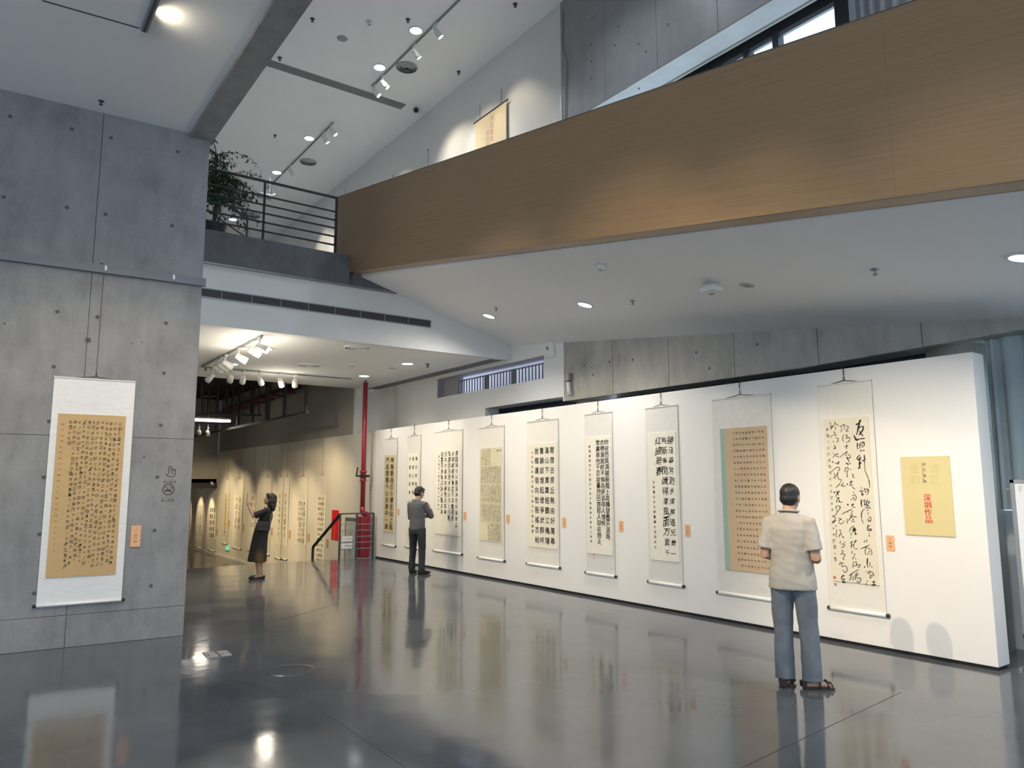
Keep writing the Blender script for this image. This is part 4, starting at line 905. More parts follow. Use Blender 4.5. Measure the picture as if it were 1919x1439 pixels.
scroll('large scroll of running script on gold paper alone on the left concrete wall', (LP[0]+o4.x, LP[1]+o4.y, sz0), LA, sw, sh, (pc_-pwd/2, zp0, pc_+pwd/2, zp1), left_writer, pm=PAPERO, mount=mat('white damask', (.80, .79, .77, 1), .6, var=.05, scale=25, bump=.3, bscale=45, stretch=(.4, 1, 1.6)), cord_to=4.13-sz0, rollr=.016)
ca = lw(247, 985); cb = lw(262, 1024)
t = thing('caption_card', 'orange caption card on the bare concrete right of the large gold scroll', 'caption card', (LP[0]+cos(LA)*(ca[0]+cb[0])/2, LP[1]+sin(LA)*(ca[0]+cb[0])/2, cb[1]), LA, 'orange caption cards')
MB().box((-.05, -.014, 0), (.05, -.001, ca[1]-cb[1])).build('card', ORANGE, t)
m = MB(); column(m, '行书斗方', 0, .215, .018, .014, '', None, -.0148)
for k, z in enumerate((.125, .115, .09, .06, .05)): m.box((-.02, -.0147, z), (.018, -.0142, z+.005))
m.build('lettering', INKG, t)
# printed wall notices on the concrete
u1, z1_ = lw(319, 885); u2, z2_ = lw(316, 917)
def notice(label, name, u, zc__, draw):
    t = thing(name, label, 'wall notice', (LP[0]+cos(LA)*u, LP[1]+sin(LA)*u, zc__), LA)
    m = MB(); draw(m); m.build('print', mat('brown print', (.055, .04, .035, 1), .7), t)
def seg(m, pts, w=.008):
    for a, b in zip(pts, pts[1:]): m.bar((a[0], -.0012, a[1]), (b[0], -.0012, b[1]), w, .0015, up=(0, 1, 0))
def hand(m):
    seg(m, [(-.012, -.02), (-.012, .062), (-.006, .068), (.006, .068), (.012, .062), (.012, .02)])
    seg(m, [(.012, .036), (.055, .036), (.058, .0), (.056, -.03), (.04, -.048), (.0, -.05), (-.025, -.04), (-.044, -.01)])
    for x in (.026, .04): seg(m, [(x, .036), (x, .012)], .006)
    seg(m, [(.008, .012), (.04, -.02)], .005)
    for i, ch in enumerate('NO TOUCHING'): put(m, ch, -.055+.011*i, -.085, .012, None, '', -.0015) if ch != ' ' else None
    for i, ch in enumerate('请勿触摸'): put(m, ch, -.054+.036*i, -.112, .03, None, '', -.0015)
def nosmoke(m):
    seg(m, [(.06*cos(2*pi*k/28), .06*sin(2*pi*k/28)) for k in range(29)], .010)
    seg(m, [(-.042, .042), (.042, -.042)], .007)
    m.box((-.038, -.002, -.022), (.022, -.0005, -.004)); seg(m, [(.03, -.004), (.03, -.022)], .006); seg(m, [(.022, .004), (.03, .02), (.02, .03), (.022, .042)], .004); seg(m, [(.036, .004), (.04, .02), (.032, .032)], .004)
    for i, ch in enumerate('NO SMOKING'): put(m, ch, -.05+.011*i, -.098, .012, None, '', -.0015) if ch != ' ' else None
    for i, ch in enumerate('禁止吸烟'): put(m, ch, -.054+.036*i, -.126, .03, None, '', -.0015)
notice('brown pointing hand sign printed on the concrete, reading please do not touch', 'no_touching_sign', u1, z1_, hand)
notice('brown round no smoking sign printed on the concrete below the hand', 'no_smoking_sign', u2, z2_, nosmoke)

# ============================================================ FAR GALLERY SCROLLS
def fw(px): return [(p.y, p.z) for p in (hit(x, y, 0, 7.74) for x, y in px)]
FG = 'scrolls along the lower gallery wall'
def far_scroll(label, ya, yb_, z0_, z1_, pz, lines, style, pm=PAPER, size=.8, rows=None, card_=None, pw=.84, mount=SILK, margin=.08):
    w = ya-yb_; h = z1_-z0_
    scroll(label, (7.752, (ya+yb_)/2, z0_), -pi/2, w, h, (-w*pw/2, h*pz[0], w*pw/2, h*pz[1]), cols(lines, size, style, rows=rows, margin=margin), pm=pm, mount=mount, group=FG, cord_to=2.9-z0_ if z1_ > 1.6 else None)
    if card_:
        t = thing('caption_card', card_, 'caption card', (7.752, yb_-.16, z0_+.62), -pi/2, 'orange caption cards')
        MB().box((-.07, -.006, 0), (.07, -.001, .24)).build('card', mat('dull orange card', (.55, .30, .17, 1), .7), t)
far_scroll('gallery scroll with a grid of small characters nearest the red banner', 19.9, 19.25, -.60, 1.93, (.06, .80), ['千里之行始於足下合抱之木生', '九層之臺起於累土民之從事常', '於幾成而敗之慎終如始則無敗', '是以聖人欲不欲不貴難得之貨'], 'clerical', card_='small orange card right of the gallery scroll with a character grid', pm=PAPER)
far_scroll('gallery scroll of fine faint running script left of the character grid scroll', 21.44, 20.62, -.53, 1.91, (.22, .73), ['春江潮水連海平海', '上明月共潮生灩灩', '隨波千萬里何處春', '江無月明江流宛轉'], 'cursive', card_='small orange card right of the faint running script gallery scroll')
far_scroll('right half of the couplet in bold script behind the photographing woman', 22.62, 22.16, -.52, 1.91, (.16, .82), ['竹靜松深聞鶴語'], 'brush', size=.72, rows=8, card_='small orange card right of the gallery couplet')
far_scroll('left half of the couplet in bold script behind the photographing woman', 23.16, 22.70, -.54, 1.91, (.16, .82), ['花香徑曲有人家'], 'brush', size=.72, rows=8)
far_scroll('gallery scroll mostly hidden behind the woman in black', 24.59, 23.79, -.51, 1.91, (.2, .74), ['江山如畫一時', '多少豪傑遙想', '公瑾當年小喬'], 'cursive', card_='small orange card right of the gallery scroll behind the woman')
far_scroll('gallery scroll with one pale column just beside the raised phone', 25.97, 25.38, -.51, 1.89, (.3, .78), ['明月松間照', '清泉石上流'], 'brush', mount=SILK2)
far_scroll('gallery scroll with two bold columns left of the raised phone', 27.88, 26.80, -.54, 1.88, (.24, .76), ['海上生明月', '天涯共此時'], 'cursive', size=1.0, rows=5, card_='small orange card right of the gallery scroll with two bold columns')
far_scroll('narrow gallery scroll on yellow paper above the green exit sign', 29.2, 28.6, -.47, 1.87, (.13, .78), ['大漠孤煙直長河落日圓'], 'clerical', pm=PAPERY, card_='small orange card beside the narrow yellow gallery scroll')
far_scroll('far room scroll with broad rows of characters nearest the end wall', 31.3, 30.2, -.85, 1.5, (.18, .72), ['晴川歷歷漢', '陽樹芳草萋', '萋鸚鵡洲日'], 'clerical', size=.8, card_='small orange card beside the far room scroll with broad rows')
far_scroll('far room scroll of pale script between the orange paper and broad rows', 33.3, 32.2, -.88, 1.5, (.22, .74), ['白日依山盡黃', '河入海流欲窮'], 'cursive', pm=SILK2)
far_scroll('far room scroll with bright orange paper beside the concrete corner', 35.6, 34.5, -.9, 1.5, (.5, .78), ['福'], 'brush', pm=mat('orange paper', (.80, .36, .05, 1), .7), size=.3)
# ============================================================ LIGHTING FIXTURES
def spot_light(name, parent, loc, power, colr, angle, blend=.6, rad=.05):
    l = bpy.data.lights.new(name, 'SPOT'); l.energy = power; l.color = colr; l.spot_size = radians(angle); l.spot_blend = blend; l.shadow_soft_size = rad
    o = bpy.data.objects.new(name, l); COL.objects.link(o); o.parent = parent; o.location = loc; return o
_body = MB().lathe([(.030, .05), (.050, .045), (.054, .0), (.054, -.03), (.062, -.06), (.064, -.16), (.058, -.16), (.056, -.145)], 16)
_lens = MB().lathe([(.056, -.150), (.056, -.146)], 16)
BODY_ME = LENS_ME = STEM_ME = None
def track_spot(label, mount, target, power=0, colr=WARM, angle=42, group='track spotlights', lit=True, drop=.15, blend=.7, rad=.04):
    global BODY_ME, LENS_ME, STEM_ME
    t = thing('track_spotlight', label, 'spotlight', mount, 0, group)
    if BODY_ME is None:
        b = _body.build('lamp_body', LAMPW, t, smooth=True); BODY_ME = b.data
        l = _lens.build('lens', LENS, b); LENS_ME = l.data
        s_ = MB().box((-.02, -.07, -.035), (.02, .07, 0)).cyl((0, 0, -.03), (0, 0, -.15), .012, n=8).build('mount', LAMPW, t); STEM_ME = s_.data
    else:
        b = bpy.data.objects.new('lamp_body', BODY_ME); COL.objects.link(b); b.parent = t
        l = bpy.data.objects.new('lens', LENS_ME); COL.objects.link(l); l.parent = b
        s_ = bpy.data.objects.new('mount', STEM_ME); COL.objects.link(s_); s_.parent = t
    b.location = (0, 0, -drop)
    d = Vector(target)-(Vector(mount)+Vector((0, 0, -drop)))
    b.rotation_mode = 'QUATERNION'; b.rotation_quaternion = (-d).to_track_quat('Z', 'Y')
    if power: spot_light('lamp', b, (0, 0, -.175), power, colr, angle, blend, rad)
    return t
def track(label, a, b, z, w=.035, group=None):
    a, b = Vector((a[0], a[1], z)), Vector((b[0], b[1], z)); c = (a+b)/2
    t = thing('lighting_track', label, 'track', c, 0, group)
    MB().bar(a-c, b-c, w, .03).build('rail', GREYM, t)
    global TRK; TRK = t
    MB().bar(a-c+Vector((0, 0, -.0155)), b-c+Vector((0, 0, -.0155)), w*.4, .002).build('slot', DARK, t)
    return t
def downlight(label, p, r, power, colr, group, n=None, angle=130, strength=DOWN):
    t = thing('downlight', label, 'downlight', p, 0, group)
    if n is not None: t.rotation_mode = 'QUATERNION'; t.rotation_quaternion = (-Vector(n)).to_track_quat('Z', 'Y')
    MB().lathe([(r*1.0, 0), (r*1.22, 0), (r*1.2, -.012), (r*1.0, -.014)], 24, caps=False).build('trim_ring', PLAST, t, smooth=True)
    MB().lathe([(r, -.006), (r, -.004)], 24).build('diffuser', strength, t)
    if power: spot_light('lamp', t, (0, 0, -.03), power, colr, angle, 1.0, r*.8)
    return t

# upper gallery tracks and heads (z = 10.77)
TZ = ZU-.03
track('upper ceiling track over the oak parapet, the nearer of two', (6.77, 9.2), (6.77, 14.85), ZU-.015)
track('upper ceiling track over the landing, the farther of two', (6.72, 17.0), (6.72, 22.2), ZU-.015)
track('short upper ceiling track seen between the balustrade bars', (6.7, 29.5), (6.7, 33.5), ZU-.015)
def ceil_pt(x, y, z): return hit(x, y, 2, z)
for i, (q, dy, lab) in enumerate((((818, 45), -.6, 'white spotlight on the nearer upper track, fourth from its far end'), ((776, 83), -.3, 'white spotlight on the nearer upper track, third from its far end'),
        ((717, 142), -.8, 'white spotlight on the nearer upper track, second from its far end'), ((700, 158), -1.0, 'white spotlight at the far tip of the nearer upper track'))):
    p = Vector((6.77, ceil_pt(*q, TZ).y, TZ)); track_spot(lab, p, (8.35, p.y+dy, 8.6), 90, WARM, 60, 'upper track spotlights')
for i, (q, dy, lab) in enumerate((((626, 234), -.8, 'white spotlight at the near tip of the farther upper track'), ((610, 248), -.4, 'white spotlight second from the near tip of the farther upper track'),
        ((546, 310), .3, 'white spotlight midway along the farther upper track'), ((509, 347), -.2, 'white spotlight at the far tip of the farther upper track'))):
    p = Vector((6.72, ceil_pt(*q, TZ).y, TZ)); track_spot(lab, p, (8.35, p.y+dy, 8.3), 130, WARM, 60, 'upper track spotlights')
for q, lab in (((441, 408), 'white spotlight seen between the upper balustrade bars beside the plant'), ((416, 428), 'white spotlight low between the plant leaves and the concrete kerb')):
    p = Vector((6.7, min(33, ceil_pt(*q, TZ).y), TZ)); track_spot(lab, p, (8.2, p.y, 8.3), P_UP*.3, WARM, 50, 'upper track spotlights')
UG = 'downlights of the upper ceiling'
for q, lab in (((780, 57), 'bright downlight beside the nearer upper track, the nearest of its pair'), ((712, 126), 'bright downlight beside the nearer upper track, by its far tip'),
               ((580, 259), 'bright downlight beside the farther upper track near its near tip'), ((519, 323), 'bright downlight beside the farther upper track above the balustrade'),
               ((437, 411), 'bright downlight glaring through the plant leaves')):
    downlight(lab, ceil_pt(*q, ZU-.001), .12, P_UP, COOL, UG)
for x_, y_ in ((6.6, 8.0), (3.4, 5.0), (6.6, 4.0)): downlight('added fill downlight above the void, out of view', (x_, y_, ZU-.001), .12, P_UP, COOL, UG)  # unseen lamps added for ambient light in the void

# soffit downlights
SG = 'downlights in the sloping white soffit'
for q, lab in (((917, 593), 'small bright downlight in the sloping soffit nearest the white fascia'), ((1097, 572), 'bright downlight in the sloping soffit, middle of the three'), ((1919, 484), 'bright downlight in the sloping soffit cut by the picture edge')):
    p = soffit_hit(*q); n = snorm(p.x, p.y); downlight(lab, p+Vector((0, 0, .012))+n*.001, .10, P_DOWN*1.8, (1, .95, .88), SG, n, angle=160)
# lower ceiling downlights
LG = 'downlights of the lower ceiling'
for q, lab in (((435, 682), 'lit downlight beside the far end of the lower spotlight track'), ((498, 653), 'lit downlight in the lower ceiling at the near end of the spotlight track'),
               ((764, 681), 'lit downlight in the lower ceiling nearest the slatted window'), ((683, 704), 'lit downlight in the lower ceiling just above the red pipe')):
    downlight(lab, ceil_pt(*q, ZL-.001), .115, P_DOWN*1.1, (1, .95, .86), LG)
# lower tracks
def add_fill(t, w):       # point light added under a lamp head to brighten the lower ceiling
    l = bpy.data.lights.new('ceiling_fill', 'POINT'); l.energy = w; l.color = (1, .9, .72); l.shadow_soft_size = .16
    o = bpy.data.objects.new('ceiling_fill', l); COL.objects.link(o); o.parent = t; o.location = (0, 0, -.42)
track('lower ceiling track running away from the white fascia', (3.65, 12.0), (3.65, 15.95), ZL-.015)
track('thin lower ceiling track along the far edge of the lower ceiling', (3.65, 16.0), (6.9, 15.9), ZL-.015, .02)
LZ = ZL-.03; LT = 'lower track spotlights'
mts = [(800, 210), (735, 262), (600, 345), (400, 425), (345, 452), (290, 482)]
tg = [(7.75, 8.6, 1.5), (7.75, 10.2, 1.5), (7.75, 12.0, 1.5), (7.75, 13.4, 1.4), (7.75, 15.0, 1.5), (7.75, 18.6, 1.3)]
lb = ['lower track spotlight at the near end of the track, glaring', 'lower track spotlight second from the near end, glaring', 'grey lower track spotlight turned down, third from the near end',
      'lower track spotlight first of the farther trio', 'lower track spotlight middle of the farther trio', 'lower track spotlight last of the farther trio']
for q, tt, lab in zip(mts, tg, lb):
    y_ = ceil_pt(360+q[0]/6.54, 600+q[1]/6.54, LZ).y
    ts_ = track_spot(lab, (3.65, y_, LZ), tt, P_TRACK*.42, (1, .84, .62), 54, LT)
    if 'near end' in lab: add_fill(ts_, 15)
mts = [(250, 590), (495, 605), (635, 620), (830, 640), (1050, 670), (1240, 680)]
tg = [(2.2, 18.5, 1.0), (5.2, 24.0, -.2), (5.8, 23, -.3), (7.75, 20.3, .6), (7.75, 19.2, .7), (7.75, 21.6, .7)]
lb = ['white spotlight on the thin far track, nearest the concrete wall', 'white spotlight second along the thin far track', 'white spotlight third along the thin far track',
      'greyish spotlight fourth along the thin far track', 'cream spotlight fifth along the thin far track with its lit face showing', 'cream spotlight last along the thin far track']
for q, tt, lab in zip(mts, tg, lb):
    x_ = ceil_pt(360+q[0]/6.54, 600+q[1]/6.54, LZ).x
    ts_ = track_spot(lab, (x_, 16.0-.1*(x_-3.65)/3.2, LZ), tt, P_GAL*1.6, GALLERY, 46, LT)
    if 'fifth' in lab: add_fill(ts_, 16)
# unseen gallery heads and track added to light the far wall
for k, y_ in enumerate((20.6, 22.4, 24.2, 26.6, 28.6)):
    track_spot('added gallery spotlight behind the concrete wall, out of view', (3.8, y_, 3.6), (7.75, y_+.2, .5), P_GAL*2.4, GALLERY, 42, 'gallery spotlights')
track('added suspended gallery track behind the concrete wall, out of view', (3.8, 20.0), (3.8, 29.4), 3.62)
for y_ in (20.2, 24.7, 29.2): MB().cyl((3.8, y_, 3.63), (3.8, y_, 5.0), .01, n=6).build('rod', GREYM, TRK).location = (-3.8, -24.7, -3.62)
for q, lab in (((374, 800), 'gallery spotlight under the bright tube, its lit face showing'), ((390, 801), 'cream gallery spotlight under the bright tube, right one of two')):
    p = hit(*q, 1, 24.9); MB().cyl((0, 0, 0), (0, 0, 5.0-p.z), .008, n=6).build('rod', GREYM, track_spot(lab, p, (7.75, 31.2, .4) if q[0] < 380 else (7.7, 29.0, .5), P_GAL*2.2, GALLERY, 40, 'gallery spotlights', drop=.14))
for k, y_ in enumerate((30.9, 32.6, 34.8)):
    track_spot('far room spotlight under the low ceiling, out of view', (6.6, y_, 1.72), (7.75, y_+.1, .5), P_GAL*.45, GALLERY, 60, 'gallery spotlights')
# hall track on the left ceiling: heads that light the partition and the gold scroll
TRK_HALL = track('surface track on the hall ceiling at the top of the picture', (1.0, 0.5), (1.0, 7.35), ZC-.02, .06)
HG = 'hall ceiling spotlights above the picture'
for k, (y_, tt, pw_, an) in enumerate(((1.0, (7.75, 3.0, 1.2), .5, 32), (1.9, (7.75, 5.2, 1.3), .85, 33), (2.8, (7.75, 7.0, 1.55), 1.05, 38), (5.2, (7.75, 9.0, 1.55), 1.05, 38))):
    track_spot('hall ceiling spotlight on the surface track, out of view', (1.0, y_, ZC-.035), tt, P_TRACK*pw_, WARM, an, HG, blend=1.0, rad=.1)
for y_ in (3.7, 4.6):
    track_spot('hall spotlight on a long stem aimed at the partition, out of view', (1.0, y_, 5.36), (7.75, 3.95, .9), P_TRACK*1.7, WARM, 34, HG, blend=1.0, rad=.025)
    MB().cyl((1.0, y_, 5.33), (1.0, y_, ZC-.03), .012, n=8).build('stem', GREYM, bpy.data.objects[[o.name for o in COL.objects if o.name.startswith('track_spotlight')][-1]]).location = (-1.0, -y_, -5.36)
for y_, x_ in ((4.15, -.6), (5.6, 1.6)):
    track_spot('hall ceiling spotlight aimed at the gold scroll, out of view', (1.0, y_, ZC-.035), (.9+.2*x_, 9.4, 1.2), P_SCROLL*2.2, WARM, 62, HG, blend=1.0)
sl = spot_light('lamp', TRK_HALL, (.05, 3.05, -.055), 7, (1, .86, .62), 150, 1.0, .03); sl.rotation_euler = (0, radians(-112), 0)
MB().box((-.035, 3.42, -.02), (.035, 3.50, .018)).build('end_feed', PLAST, TRK_HALL)
# access panel groove beside it
a, b = hit(80, 1, 2, ZC-.001), hit(262, 53, 2, ZC-.001)
struct('trim_9', MB().bar(a, b, .018, .004), mat('ceiling groove', (.06, .065, .08, 1), .8))

# ============================================================ CEILING FITTINGS
def diffuser(label, p, r, z=None, m=None):
    t = thing('air_diffuser', label, 'air vent', p, 0, 'round air diffusers')
    MB().lathe([(r*.98, 0), (r*.98, -.002), (.02, -.002), (.02, 0)], 28).build('back_plate', DARK, t)
    for k in range(4):
        ra = r*(1-.22*k); MB().lathe([(ra, 0), (ra*1.0, -.012), (ra-.11*r, -.028-.004*k), (ra-.13*r, -.026-.004*k), (ra-.05*r, -.004)], 28, caps=False).build('ring', m or mat('diffuser paint', (.42, .42, .43, 1), .5), t, smooth=True)
    return t
diffuser('round air diffuser beside the nearer upper track', ceil_pt(763, 126, ZU-.001), .24)
diffuser('round air diffuser beside the farther upper track', ceil_pt(578, 303, ZU-.001), .24)
diffuser('round air diffuser glimpsed between the upper balustrade bars', ceil_pt(472, 403, ZU-.001), .30)
diffuser('round air diffuser in the lower ceiling nearest the fascia', ceil_pt(670, 650, ZL-.001), .24, m=CEIL)
diffuser('round air diffuser in the lower ceiling farther from the fascia', ceil_pt(580, 683, ZL-.001), .24, m=CEIL)
def sprinkler(label, p, n=None, s=1.0, m=DARK):
    t = thing('sprinkler', label, 'sprinkler', p, 0, 'ceiling sprinklers')
    MB().lathe([(.030*s, 0), (.034*s, -.006*s), (.012*s, -.012*s)], 12).build('escutcheon', m, t, smooth=True)
    MB().cyl((0, 0, -.01*s), (0, 0, -.045*s), .010*s, n=8).cyl((0, 0, -.045*s), (0, 0, -.05*s), .022*s, n=10).build('head', m, t)
    return t
for q, lab in (((586, 35), 'sprinkler in the upper ceiling near the beam, the upper one'), ((525, 108), 'sprinkler in the upper ceiling near the beam, beside the dark slot'), ((966, 7), 'sprinkler in the upper ceiling at the top edge near the wall'),
               ((765, 36), 'sprinkler in the upper ceiling just above the nearer bright downlights'), ((516, 253), 'sprinkler in the upper ceiling above the plant'), ((860, 134), 'sprinkler in the upper ceiling close to the upper white wall')):
    sprinkler(lab, ceil_pt(*q, ZU-.001), s=1.35)
for q, lab in (((190, 189), 'sprinkler in the hall ceiling above the left concrete wall'),): sprinkler(lab, ceil_pt(*q, ZC-.001), s=.95)
for q, lab in (((930, 578), 'sprinkler in the soffit beside the smallest downlight'), ((1186, 565), 'sprinkler in the soffit right of the middle downlight'), ((1640, 507), 'sprinkler in the soffit nearest the right picture edge')):
    p = soffit_hit(*q); sprinkler(lab, p+Vector((0, 0, .011)), s=1.05, m=GREYM)
for q, lab in (((386, 688), 'sprinkler in the lower ceiling by the concrete wall'), ((802, 682), 'sprinkler in the lower ceiling near the slatted window'), ((686, 713), 'sprinkler in the lower ceiling right above the red pipe')):
    sprinkler(lab, ceil_pt(*q, ZL-.001), s=1.4)
def puck(name, label, p, r, h, m=PLAST, cat='ceiling fitting', n=None):
    t = thing(name, label, cat, p, 0)
    if n is not None: t.rotation_mode = 'QUATERNION'; t.rotation_quaternion = (-Vector(n)).to_track_quat('Z', 'Y')
    MB().lathe([(r, 0), (r, -h*.5), (r*.8, -h), (.001, -h)], 22).build('cover', m, t, smooth=True)
    MB().lathe([(r*.55, -h-.001), (r*.5, -h-.003), (.001, -h-.003)], 18).build('grille', GREYM, t)
    return t
puck('ceiling_speaker', 'round flush speaker in the upper ceiling left of the nearer track', ceil_pt(642, 72, ZU-.001), .11, .012, GREYM, 'speaker')
puck('smoke_detector', 'small white smoke detector in the upper ceiling', ceil_pt(693, 41, ZU-.001), .06, .06, PLAST, 'smoke detector')
p = soffit_hit(1128, 499); puck('smoke_detector', 'white smoke detector on the soffit below the oak parapet', p+Vector((0, 0, .01)), .055, .055, PLAST, 'smoke detector', snorm(p.x, p.y))
p = soffit_hit(1400, 536); puck('ceiling_speaker', 'round flush speaker in the soffit beside the wireless box', p+Vector((0, 0, .011)), .085, .008, mat('speaker grey', (.5, .5, .51, 1), .6), 'speaker', snorm(p.x, p.y))
puck('smoke_detector', 'white smoke detector in the lower ceiling between grille and downlights', ceil_pt(660, 681, ZL-.001), .06, .05, PLAST, 'smoke detector')
puck('ceiling_speaker', 'round flush speaker in the lower ceiling before the red pipe', ceil_pt(735, 689, ZL-.001), .12, .01, CEIL, 'speaker')
p = soffit_hit(1334, 537); t = thing('wireless_access_point', 'white boxy access point with a round plate under the soffit', 'access point', p+Vector((0, 0, .012)))
MB().lathe([(.10, 0), (.10, -.012), (.001, -.012)], 24).build('ceiling_plate', PLAST, t, smooth=True)
MB().box((-.095, -.095, -.11), (.095, .095, -.06)).cyl((.06, .05, -.06), (.06, .05, .02), .03, n=10).build('box', PLAST, t, bevel=.01).location = (-.10, -.08, 0)
MB().cyl((-.04, -.03, -.115), (-.04, -.03, -.109), .03, n=14).build('status_dome', GREYM, t)

# ============================================================ FASCIA GRILLE
gx0, gx1, gz0, gz1 = 2.45, 6.60, 4.545, 4.675
t = thing('linear_grille', 'long dark slotted air grille across the white fascia', 'air vent', (gx0, FY, gz0))
L_ = gx1-gx0; H_ = gz1-gz0
MB().box((0, -.003, 0), (L_, .0, H_)).build('back_plate', BLACK, t)
MB().box((0, -.014, -.01), (L_, -.002, .004)).box((0, -.014, H_-.004), (L_, -.002, H_+.01)).box((L_-.006, -.014, -.01), (L_+.01, -.002, H_+.01)).build('frame', mat('grille frame', (.42, .43, .45, 1), .5), t)
for k in range(6): MB().box((0, -.012, H_*(k+.75)/6.4), (L_, -.004, H_*(k+.75)/6.4+.006)).build('slat', mat('grille slat', (.16, .165, .18, 1), .5), t)
for k in range(1, 9): MB().box((L_*k/9-.003, -.015, 0), (L_*k/9+.003, -.003, H_)).build('divider', mat('grille frame', (.42, .43, .45, 1), .5), t)

# ============================================================ LANDING BALUSTRADE AND PLANT
t = thing('balustrade', 'black steel balustrade of thin horizontal bars on the concrete landing edge', 'railing', (2.1, FY, ZS))
zr = [.99, .74, .59, .45, .30, .15]
for k, z in enumerate(zr):
    MB().bar((-.1, 0, z), (2.64, 0, z), .03 if k else .045, .022 if k else .03).build('rail' if k else 'handrail', BLACK, t)
for x in (.12, 1.4, 2.63): MB().bar((x, 0, 0), (x, 0, .99), .03, .03).build('post', BLACK, t)
t = thing('stair_handrail', 'dark slanting stair handrail behind the balustrade and plant', 'railing', (0, 0, 0))
a, b, c_ = hit(396, 362, 1, 13.2), hit(464, 410, 1, 13.2), hit(464, 446, 1, 13.2); c_.z = ZS
t.location = c_
MB().bar(a-c_, b-c_, .035, .045).build('handrail', DARK, t)
MB().bar(b-c_, Vector((b.x-c_.x, 0, 0)), .03, .03).build('post', DARK, t)
MB().bar(a-c_-Vector((0, 0, .35)), b-c_-Vector((0, 0, .35)), .02, .02).build('rail', DARK, t)
q = Vector((hit(401, 420, 1, 12.5).x, 12.5, ZS))
t = thing('potted_tree', 'leafy potted fig tree behind the balustrade beside the concrete wall', 'plant', q)
MB().lathe([(.14, 0), (.17, .02), (.20, .34), (.215, .36), (.19, .36), (.18, .30)], 20).build('pot', DARK, t, smooth=True)
MB().tube([(0, 0, .3), (.02, 0, .7), (-.02, .02, 1.1), (.0, 0, 1.6)], [.035, .03, .026, .018], 8).build('trunk', BARK, t, smooth=True)
br = MB(); lv = MB(); rn = random.Random(3)
def leaf(p, d, s):
    d = d.normalized(); sd = d.cross(Vector((0, 0, 1))); sd = sd.normalized() if sd.length > .05 else Vector((1, 0, 0)); n = sd.cross(d)
    lv.add([p, p+d*s*.4+sd*s*.22+n*.006, p+d*s*.45-n*s*.03, p+d*s*.4-sd*s*.22+n*.006, p+d*s-n*s*.08], [(0, 1, 2), (0, 2, 3), (1, 4, 2), (2, 4, 3)])
for k in range(84):
    a = rn.uniform(0, 2*pi); z0_ = rn.uniform(.75, 1.6); L = rn.uniform(.40, .80)
    up_ = rn.uniform(-.2, .75); P0 = Vector((0, 0, z0_)); pts = [P0]
    for j in range(1, 6):
        s_ = j/5; pts.append(P0+Vector((cos(a)*L*s_, sin(a)*L*s_, up_*L*s_*1.2-.75*L*s_*s_)))
    br.tube(pts, [.009, .007, .005, .004, .003, .002], 4, caps=False)
    for j in range(34):
        s_ = rn.random()**.7*5; i = min(4, int(s_)); p = pts[i].lerp(pts[i+1], s_-i)
        leaf(p+Vector((rn.uniform(-.05, .05), rn.uniform(-.05, .05), rn.uniform(-.05, .03))), Vector((rn.uniform(-1, 1), rn.uniform(-1, 1), rn.uniform(-1.5, .2))), rn.uniform(.05, .095))
br.build('branches', BARK, t); o = lv.build('leaves', LEAFM, t); o['kind'] = 'stuff'

pa, pb = hit(483, 360, 1, 21.0), hit(509, 375.5, 1, 21.0)
t = thing('hanging_sign', 'small grey hanging sign box seen behind the balustrade', 'sign', (pa+pb)/2)
w_, h_ = (pb.x-pa.x)/2, (pa.z-pb.z)/2
MB().box((-w_, -.03, -h_), (w_, .03, h_)).build('case', GREYM, t, bevel=.006); MB().box((-w_*.92, -.034, -h_*.55), (w_*.92, -.029, h_*.8)).build('face', DARK, t)
for s_ in (-.7, .7): MB().cyl((s_*w_, 0, h_), (s_*w_, 0, ZU-t.location.z), .008, n=5).build('rod', GREYM, t)

# ============================================================ UPPER BANNER
pts = [hit(*q, 0, 8.34) for q in ((890, 231), (951, 188))]
t = thing('hanging_banner', 'cream printed banner hung on the upper white wall, half hidden by the oak parapet', 'banner', (8.34, (pts[0].y+pts[1].y)/2, 7.75), -pi/2)
bw_ = pts[0].y-pts[1].y; bh_ = pts[0].z-7.75
MB().box((-bw_/2+.03, -.003, 0), (bw_/2-.03, .003, bh_)).build('sheet', mat('cream banner', (.70, .60, .40, 1), .7), t)
MB().cyl((-bw_/2-.02, 0, bh_), (bw_/2+.02, 0, bh_), .016, n=8).build('rod', KNOB, t)
for s_ in (-.33, .33): MB().cyl((s_*bw_, 0, bh_), (s_*bw_, 0, bh_+.34), .005, n=5).build('wire', KNOB, t)
m = MB(); column(m, '湾区墨韵', .06, bh_-.08, .155, .13, '', None, -.0045); column(m, '书法展', -.10, bh_-.36, .14, .12, '', None, -.0045); m.build('red_title', mat('faded red print', (.62, .26, .18, 1), .7), t)
m = MB()
for k in range(9):
    for i, ch in enumerate((YUEYANG*2)[k*16:k*16+15]): put(m, ch, -.46+.063*i, bh_-.82-.10*k, .045, None, '', -.0045)
m.build('small_print', mat('grey brown print', (.34, .28, .20, 1), .8), t)
for i, (q, z_) in enumerate((((649, 322), 1.1), ((803, 281), .8), ((737, 330), .3))):
    p = hit(*q, 0, 8.39); t = thing('picture_wire', ['bare picture wire on the upper wall above the parapet end', 'bare picture wire on the upper wall left of the banner', 'short picture wire just above the middle of the parapet'][i], 'wire', p)
    MB().cyl((0, 0, -z_-1.0), (0, 0, 0), .005, n=5).build('wire', GREYM, t); MB().box((-.01, -.012, -.01), (.01, .012, .02)).build('hook', GREYM, t)

